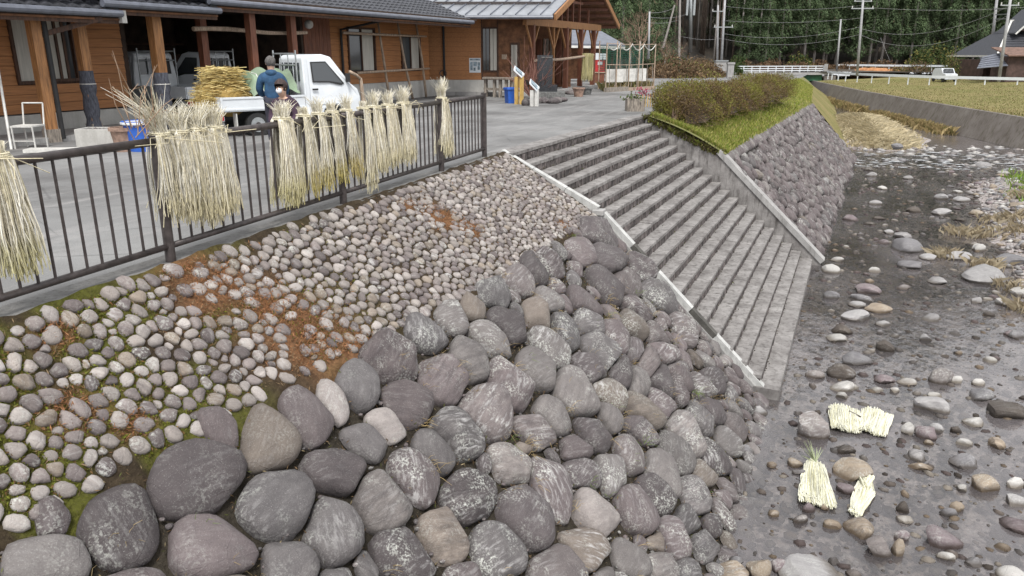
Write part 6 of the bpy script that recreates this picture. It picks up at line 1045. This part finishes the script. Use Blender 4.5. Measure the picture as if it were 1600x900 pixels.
for _ in range(1700):
    lay_ = RNG.random() ** 1.2; z = .64 + lay_ * .86; wid = (.95 - .45 * lay_) if lay_ < .55 else .62 - .2 * lay_; x = .34 + RNG.uniform(-1, 1) * wid * .56 - .02 * lay_; y = RNG.uniform(-.58, .58) * (1 - .25 * lay_); d = np.array([RNG.normal() * .25 + .9, RNG.normal() * .35, RNG.normal() * .12]); d /= np.linalg.norm(d); l = RNG.uniform(.25, .55); p = T3(x - d[0] * l / 2, y - d[1] * l / 2, z - d[2] * l / 2); q = T3(x + d[0] * l / 2, y + d[1] * l / 2, z + d[2] * l / 2 - .02)
    mb.tube([p, (p + q) / 2 + Z * .015, q], .0075, 3, np.array([(.56, .44, .17), (.64, .52, .24), (.46, .34, .12), (.36, .25, .09)][RNG.integers(0, 4)]) * RNG.uniform(.7, 1.2), cap=False)
v, f = ICO[3]; V = v * np.array([.50, .55, .46]); P = np.array([T3(.34 + a, b, .84 + c) for a, b, c in V]); mb.add(P, f, np.array([.36, .24, .07])); tag(mb.build('straw_heap', MAT['straw'], org=T3(.4, 0, .63), sc=False), 'golden heap of sorted straw on the farm truck bed', 'straw heap')
MAT['tarp'] = plain('green_tarpaulin', (.20, .27, .18), .6, .2, 2, bump=.2); xs = np.linspace(.74, 1.86, 18); ysg = np.linspace(-.685, .685, 20)
G = [[T3(x, y, max(.80, .90 + .52 * math.exp(-((y - .05) / .62) ** 4) * (smooth(.66, .9, x)) + .05 * math.sin(x * 11 + y * 4) + .04 * math.sin(y * 13 - x * 5) - .10 * max(0, x - 1.55))) for y in ysg] for x in xs]
mb = MB(); mb.grid(G); o = mb.build('tarpaulin', MAT['tarp'], sc=False); sf_ = o.modifiers.new('thick', 'SOLIDIFY'); sf_.thickness = .008; tag(o, 'faded green tarpaulin draped over the load behind the cab', 'tarpaulin')
mb = MB(); mb.tube([T3(1.02, -.76, .58), T3(1.0, -.72, .93), T3(.96, -.4, 1.36), T3(.98, .3, 1.42)], .010, 5); mb.tube([T3(1.03, -.76, .88)] + [T3(1.05 + .09 * math.sin(a), -.775, .52 + .09 * math.cos(a)) for a in np.linspace(0, 6, 10)], .008, 5); tag(mb.build('tie_rope', MAT['offwhite'], sc=False), 'white rope tied across the straw load on the farm truck', 'rope')
# ------------------------------------------------------------------ people
def skin(name, J, edges, R, mat, loc, rz, parent=None, sub=2):
    me = bpy.data.meshes.new(name); me.from_pydata([tuple(j) for j in J], edges, []); o = bpy.data.objects.new(name, me); COL.objects.link(o); me.materials.append(mat)
    if parent: o.parent = parent
    else: o.location = loc; o.rotation_euler[2] = rz
    ORG[o] = np.zeros(3)
    m = o.modifiers.new('skin', 'SKIN'); m.use_smooth_shade = True
    for i, r in enumerate(R): me.skin_vertices[0].data[i].radius = (r, r) if np.isscalar(r) else r
    me.skin_vertices[0].data[0].use_root = True; s = o.modifiers.new('sub', 'SUBSURF'); s.levels = s.render_levels = sub; return o
SKIN = plain('skin', (.52, .33, .24), .6, .05, 4, bump=0); JK = plain('blue_jacket_cloth', (.022, .075, .16), .8, .25, 7, bump=.4, bd=.02); NV = plain('dark_trouser_cloth', (.03, .03, .045), .85, .2, 6); PUC = plain('plum_cloth', (.05, .026, .045), .85, .3, 7); HAIRG = plain('grey_hair', (.13, .12, .115), .8, .4, 30, stretch=(3, 3, 1), bump=.5); HAIRD = plain('dark_brown_hair', (.045, .025, .022), .7, .4, 30, bump=.4); MSK = plain('white_mask_cloth', (.8, .8, .82), .7, .04, 5)
def person(loc, rz, s, label, jacket, trousers, hair, arms, headtilt=0., mask=False, capr=1.0):
    J = [(0, 0, .95), (0, 0, 1.12), (0, 0, 1.30), (0, .0, 1.42), (0, .02 + headtilt * .4, 1.50), (0, .03 + headtilt, 1.58), (0, .035 + headtilt * 1.2, 1.69), (.19, 0, 1.38), (-.19, 0, 1.38), (.10, 0, .90), (-.10, 0, .90), (.105, .01, .50), (-.105, .01, .50), (.11, -.02, .09), (-.11, -.02, .09), (.12, .13, .04), (-.12, .13, .04)]
    E_ = [(0, 1), (1, 2), (2, 3), (3, 4), (4, 5), (5, 6), (3, 7), (3, 8), (0, 9), (0, 10), (9, 11), (10, 12), (11, 13), (12, 14), (13, 15), (14, 16)]; R = [(.16, .12), (.145, .11), (.165, .115), (.12, .09), .055, (.085, .095), (.075, .09), .07, .07, .095, .095, .065, .065, .045, .045, .04, .03]
    for sd, (el, ha) in zip((7, 8), arms):
        k = len(J); J += [el, ha]; E_ += [(sd, k), (k, k + 1)]; R += [.045, .032]; d = np.array(ha) - np.array(el); d /= np.linalg.norm(d); side = np.array([1, 0, 0.]) if abs(d[0]) < .8 else np.array([0, 1., 0]); pm = np.array(ha) + d * .06; J.append(tuple(pm)); E_.append((k + 1, k + 2)); R.append((.03, .022)); u2 = np.cross(d, side)
        for q, (o_, l) in enumerate(((-.024, .075), (-.008, .085), (.008, .08), (.024, .062))): kk = len(J); b_ = pm + side * o_ + d * l * .5; J += [tuple(b_), tuple(b_ + d * l * .35 + u2 * .03)]; E_ += [(k + 2, kk), (kk, kk + 1)]; R += [.009, .007]
        kk = len(J); J += [tuple(np.array(ha) + side * .035 + d * .03), tuple(np.array(ha) + side * .05 + d * .075)]; E_ += [(k + 1, kk), (kk, kk + 1)]; R += [.011, .008]
    J = [np.array(j) * s for j in J]; R = [(r * s if np.isscalar(r) else (r[0] * s, r[1] * s)) for r in R]; o = skin('person', J, E_, R, SKIN, loc, rz); tag(o, label, 'person')
    cj = [0, 1, 2, 3, 7, 8, 17, 18]; k2 = 17 + 3 + 8 + 2; idx = [0, 1, 2, 3, 7, 8, 17, 18, k2, k2 + 1, 4]; mp = {q: i for i, q in enumerate(idx)}; g = .034 * s
    skin('jacket', [J[q] * (1 if q else 1) - (Z * .10 * s if q == 0 else 0) for q in idx], [(mp[a], mp[b]) for a, b in ((0, 1), (1, 2), (2, 3), (3, 7), (3, 8), (7, 17), (17, 18), (8, k2), (k2, k2 + 1), (3, 4))], [(R[q] + g if np.isscalar(R[q]) else (R[q][0] + g, R[q][1] + g)) for q in idx], jacket, None, 0, o)
    idx = [0, 9, 10, 11, 12, 13, 14]; mp = {q: i for i, q in enumerate(idx)}; skin('trousers', [J[q] for q in idx], [(mp[a], mp[b]) for a, b in ((0, 9), (0, 10), (9, 11), (10, 12), (11, 13), (12, 14))], [(R[q] + .014 if np.isscalar(R[q]) else (R[q][0] + .012, R[q][1] + .012)) for q in idx], trousers, None, 0, o)
    hc = J[6] + np.array([0, -.018, -.005]) * s; v, f = ICO[3]; V = v * np.array([.098, .112, .108]) * s * capr; V = V * (1 + .05 * np.sin(v[:, :1] * 17 + v[:, 2:] * 13)); kp = [q for q in f if not all(v[i][1] > .35 and v[i][2] < .42 or v[i][2] < -.72 for i in q)]
    me = bpy.data.meshes.new('hair'); me.from_pydata((V + hc).tolist(), [], kp); h = finish('hair', me, hair, o, smooth=True)
    m = MB(); m.add(ICO[3][0] * np.array([.125, .10, .075]) * s + (J[3] + J[4]) / 2 + np.array([0, -.035, .0]) * s, ICO[3][1]); q = bpy.data.meshes.new('hood'); q.from_pydata(np.concatenate(m.v).tolist(), [], m.f); finish('hood', q, jacket, o, smooth=True)
    fc = J[5] + (J[6] - J[5]) * .35
    for dx_ in (-.032, .032): m = MB(); m.add(ICO[2][0] * np.array([.012, .008, .009]) * s + fc + np.array([dx_, .083, .045]) * s, ICO[2][1]); e_ = m; q = bpy.data.meshes.new('eye'); q.from_pydata(np.concatenate(m.v).tolist(), [], m.f); finish('eye', q, MAT['black'], o)
    m = MB(); m.add(ICO[2][0] * np.array([.014, .02, .022]) * s + fc + np.array([0, .095, .015]) * s, ICO[2][1]); q = bpy.data.meshes.new('nose'); q.from_pydata(np.concatenate(m.v).tolist(), [], m.f); finish('nose', q, SKIN, o, smooth=True)
    m = MB(); m.add(ICO[2][0] * np.array([.026, .008, .007]) * s + fc + np.array([0, .088, -.03]) * s, ICO[2][1]); q = bpy.data.meshes.new('mouth'); q.from_pydata(np.concatenate(m.v).tolist(), [], m.f); finish('mouth', q, plain('lips', (.4, .16, .13), .6, .05, 4, bump=0), o, smooth=True)
    for dx_ in (-.088, .088): m = MB(); m.add(ICO[2][0] * np.array([.012, .022, .032]) * s + fc + np.array([dx_, .0, .03]) * s, ICO[2][1]); q = bpy.data.meshes.new('ear'); q.from_pydata(np.concatenate(m.v).tolist(), [], m.f); finish('ear', q, SKIN, o, smooth=True)
    if mask: m = MB(); m.add(ICO[3][0] * np.array([.058, .04, .05]) * s + fc + np.array([0, .068, -.015]) * s, ICO[3][1]); q = bpy.data.meshes.new('face_mask'); q.from_pydata(np.concatenate(m.v).tolist(), [], m.f); finish('face_mask', q, MSK, o, smooth=True)
    return o
Pp = fh * 15.6; Pp = np.array([*(fh[:2] * 15.6 + rt[:2] * ((433 - 800) / F * 15.4)), 0.]); 
person(Pp, TR - math.pi / 2 + 1.1, .97, 'person with short grey hair in a blue hooded jacket facing the truck load', JK, NV, HAIRG, [((.27, .05, 1.13), (.20, .22, 1.0)), ((-.27, .05, 1.13), (-.2, .22, 1.0))], .0, False, 1.06)
P2 = np.array([*(fh[:2] * 11.2 + rt[:2] * ((452 - 800) / F * 11.1)), 0.])
person(P2, PSI + math.pi - .35, .80, 'shorter person with dark hair and white face mask in plum clothes behind the fence', PUC, PUC, HAIRD, [((.27, .05, 1.13), (.16, .2, 1.02)), ((-.27, .05, 1.13), (-.12, .2, 1.0))], .05, True, 1.14)
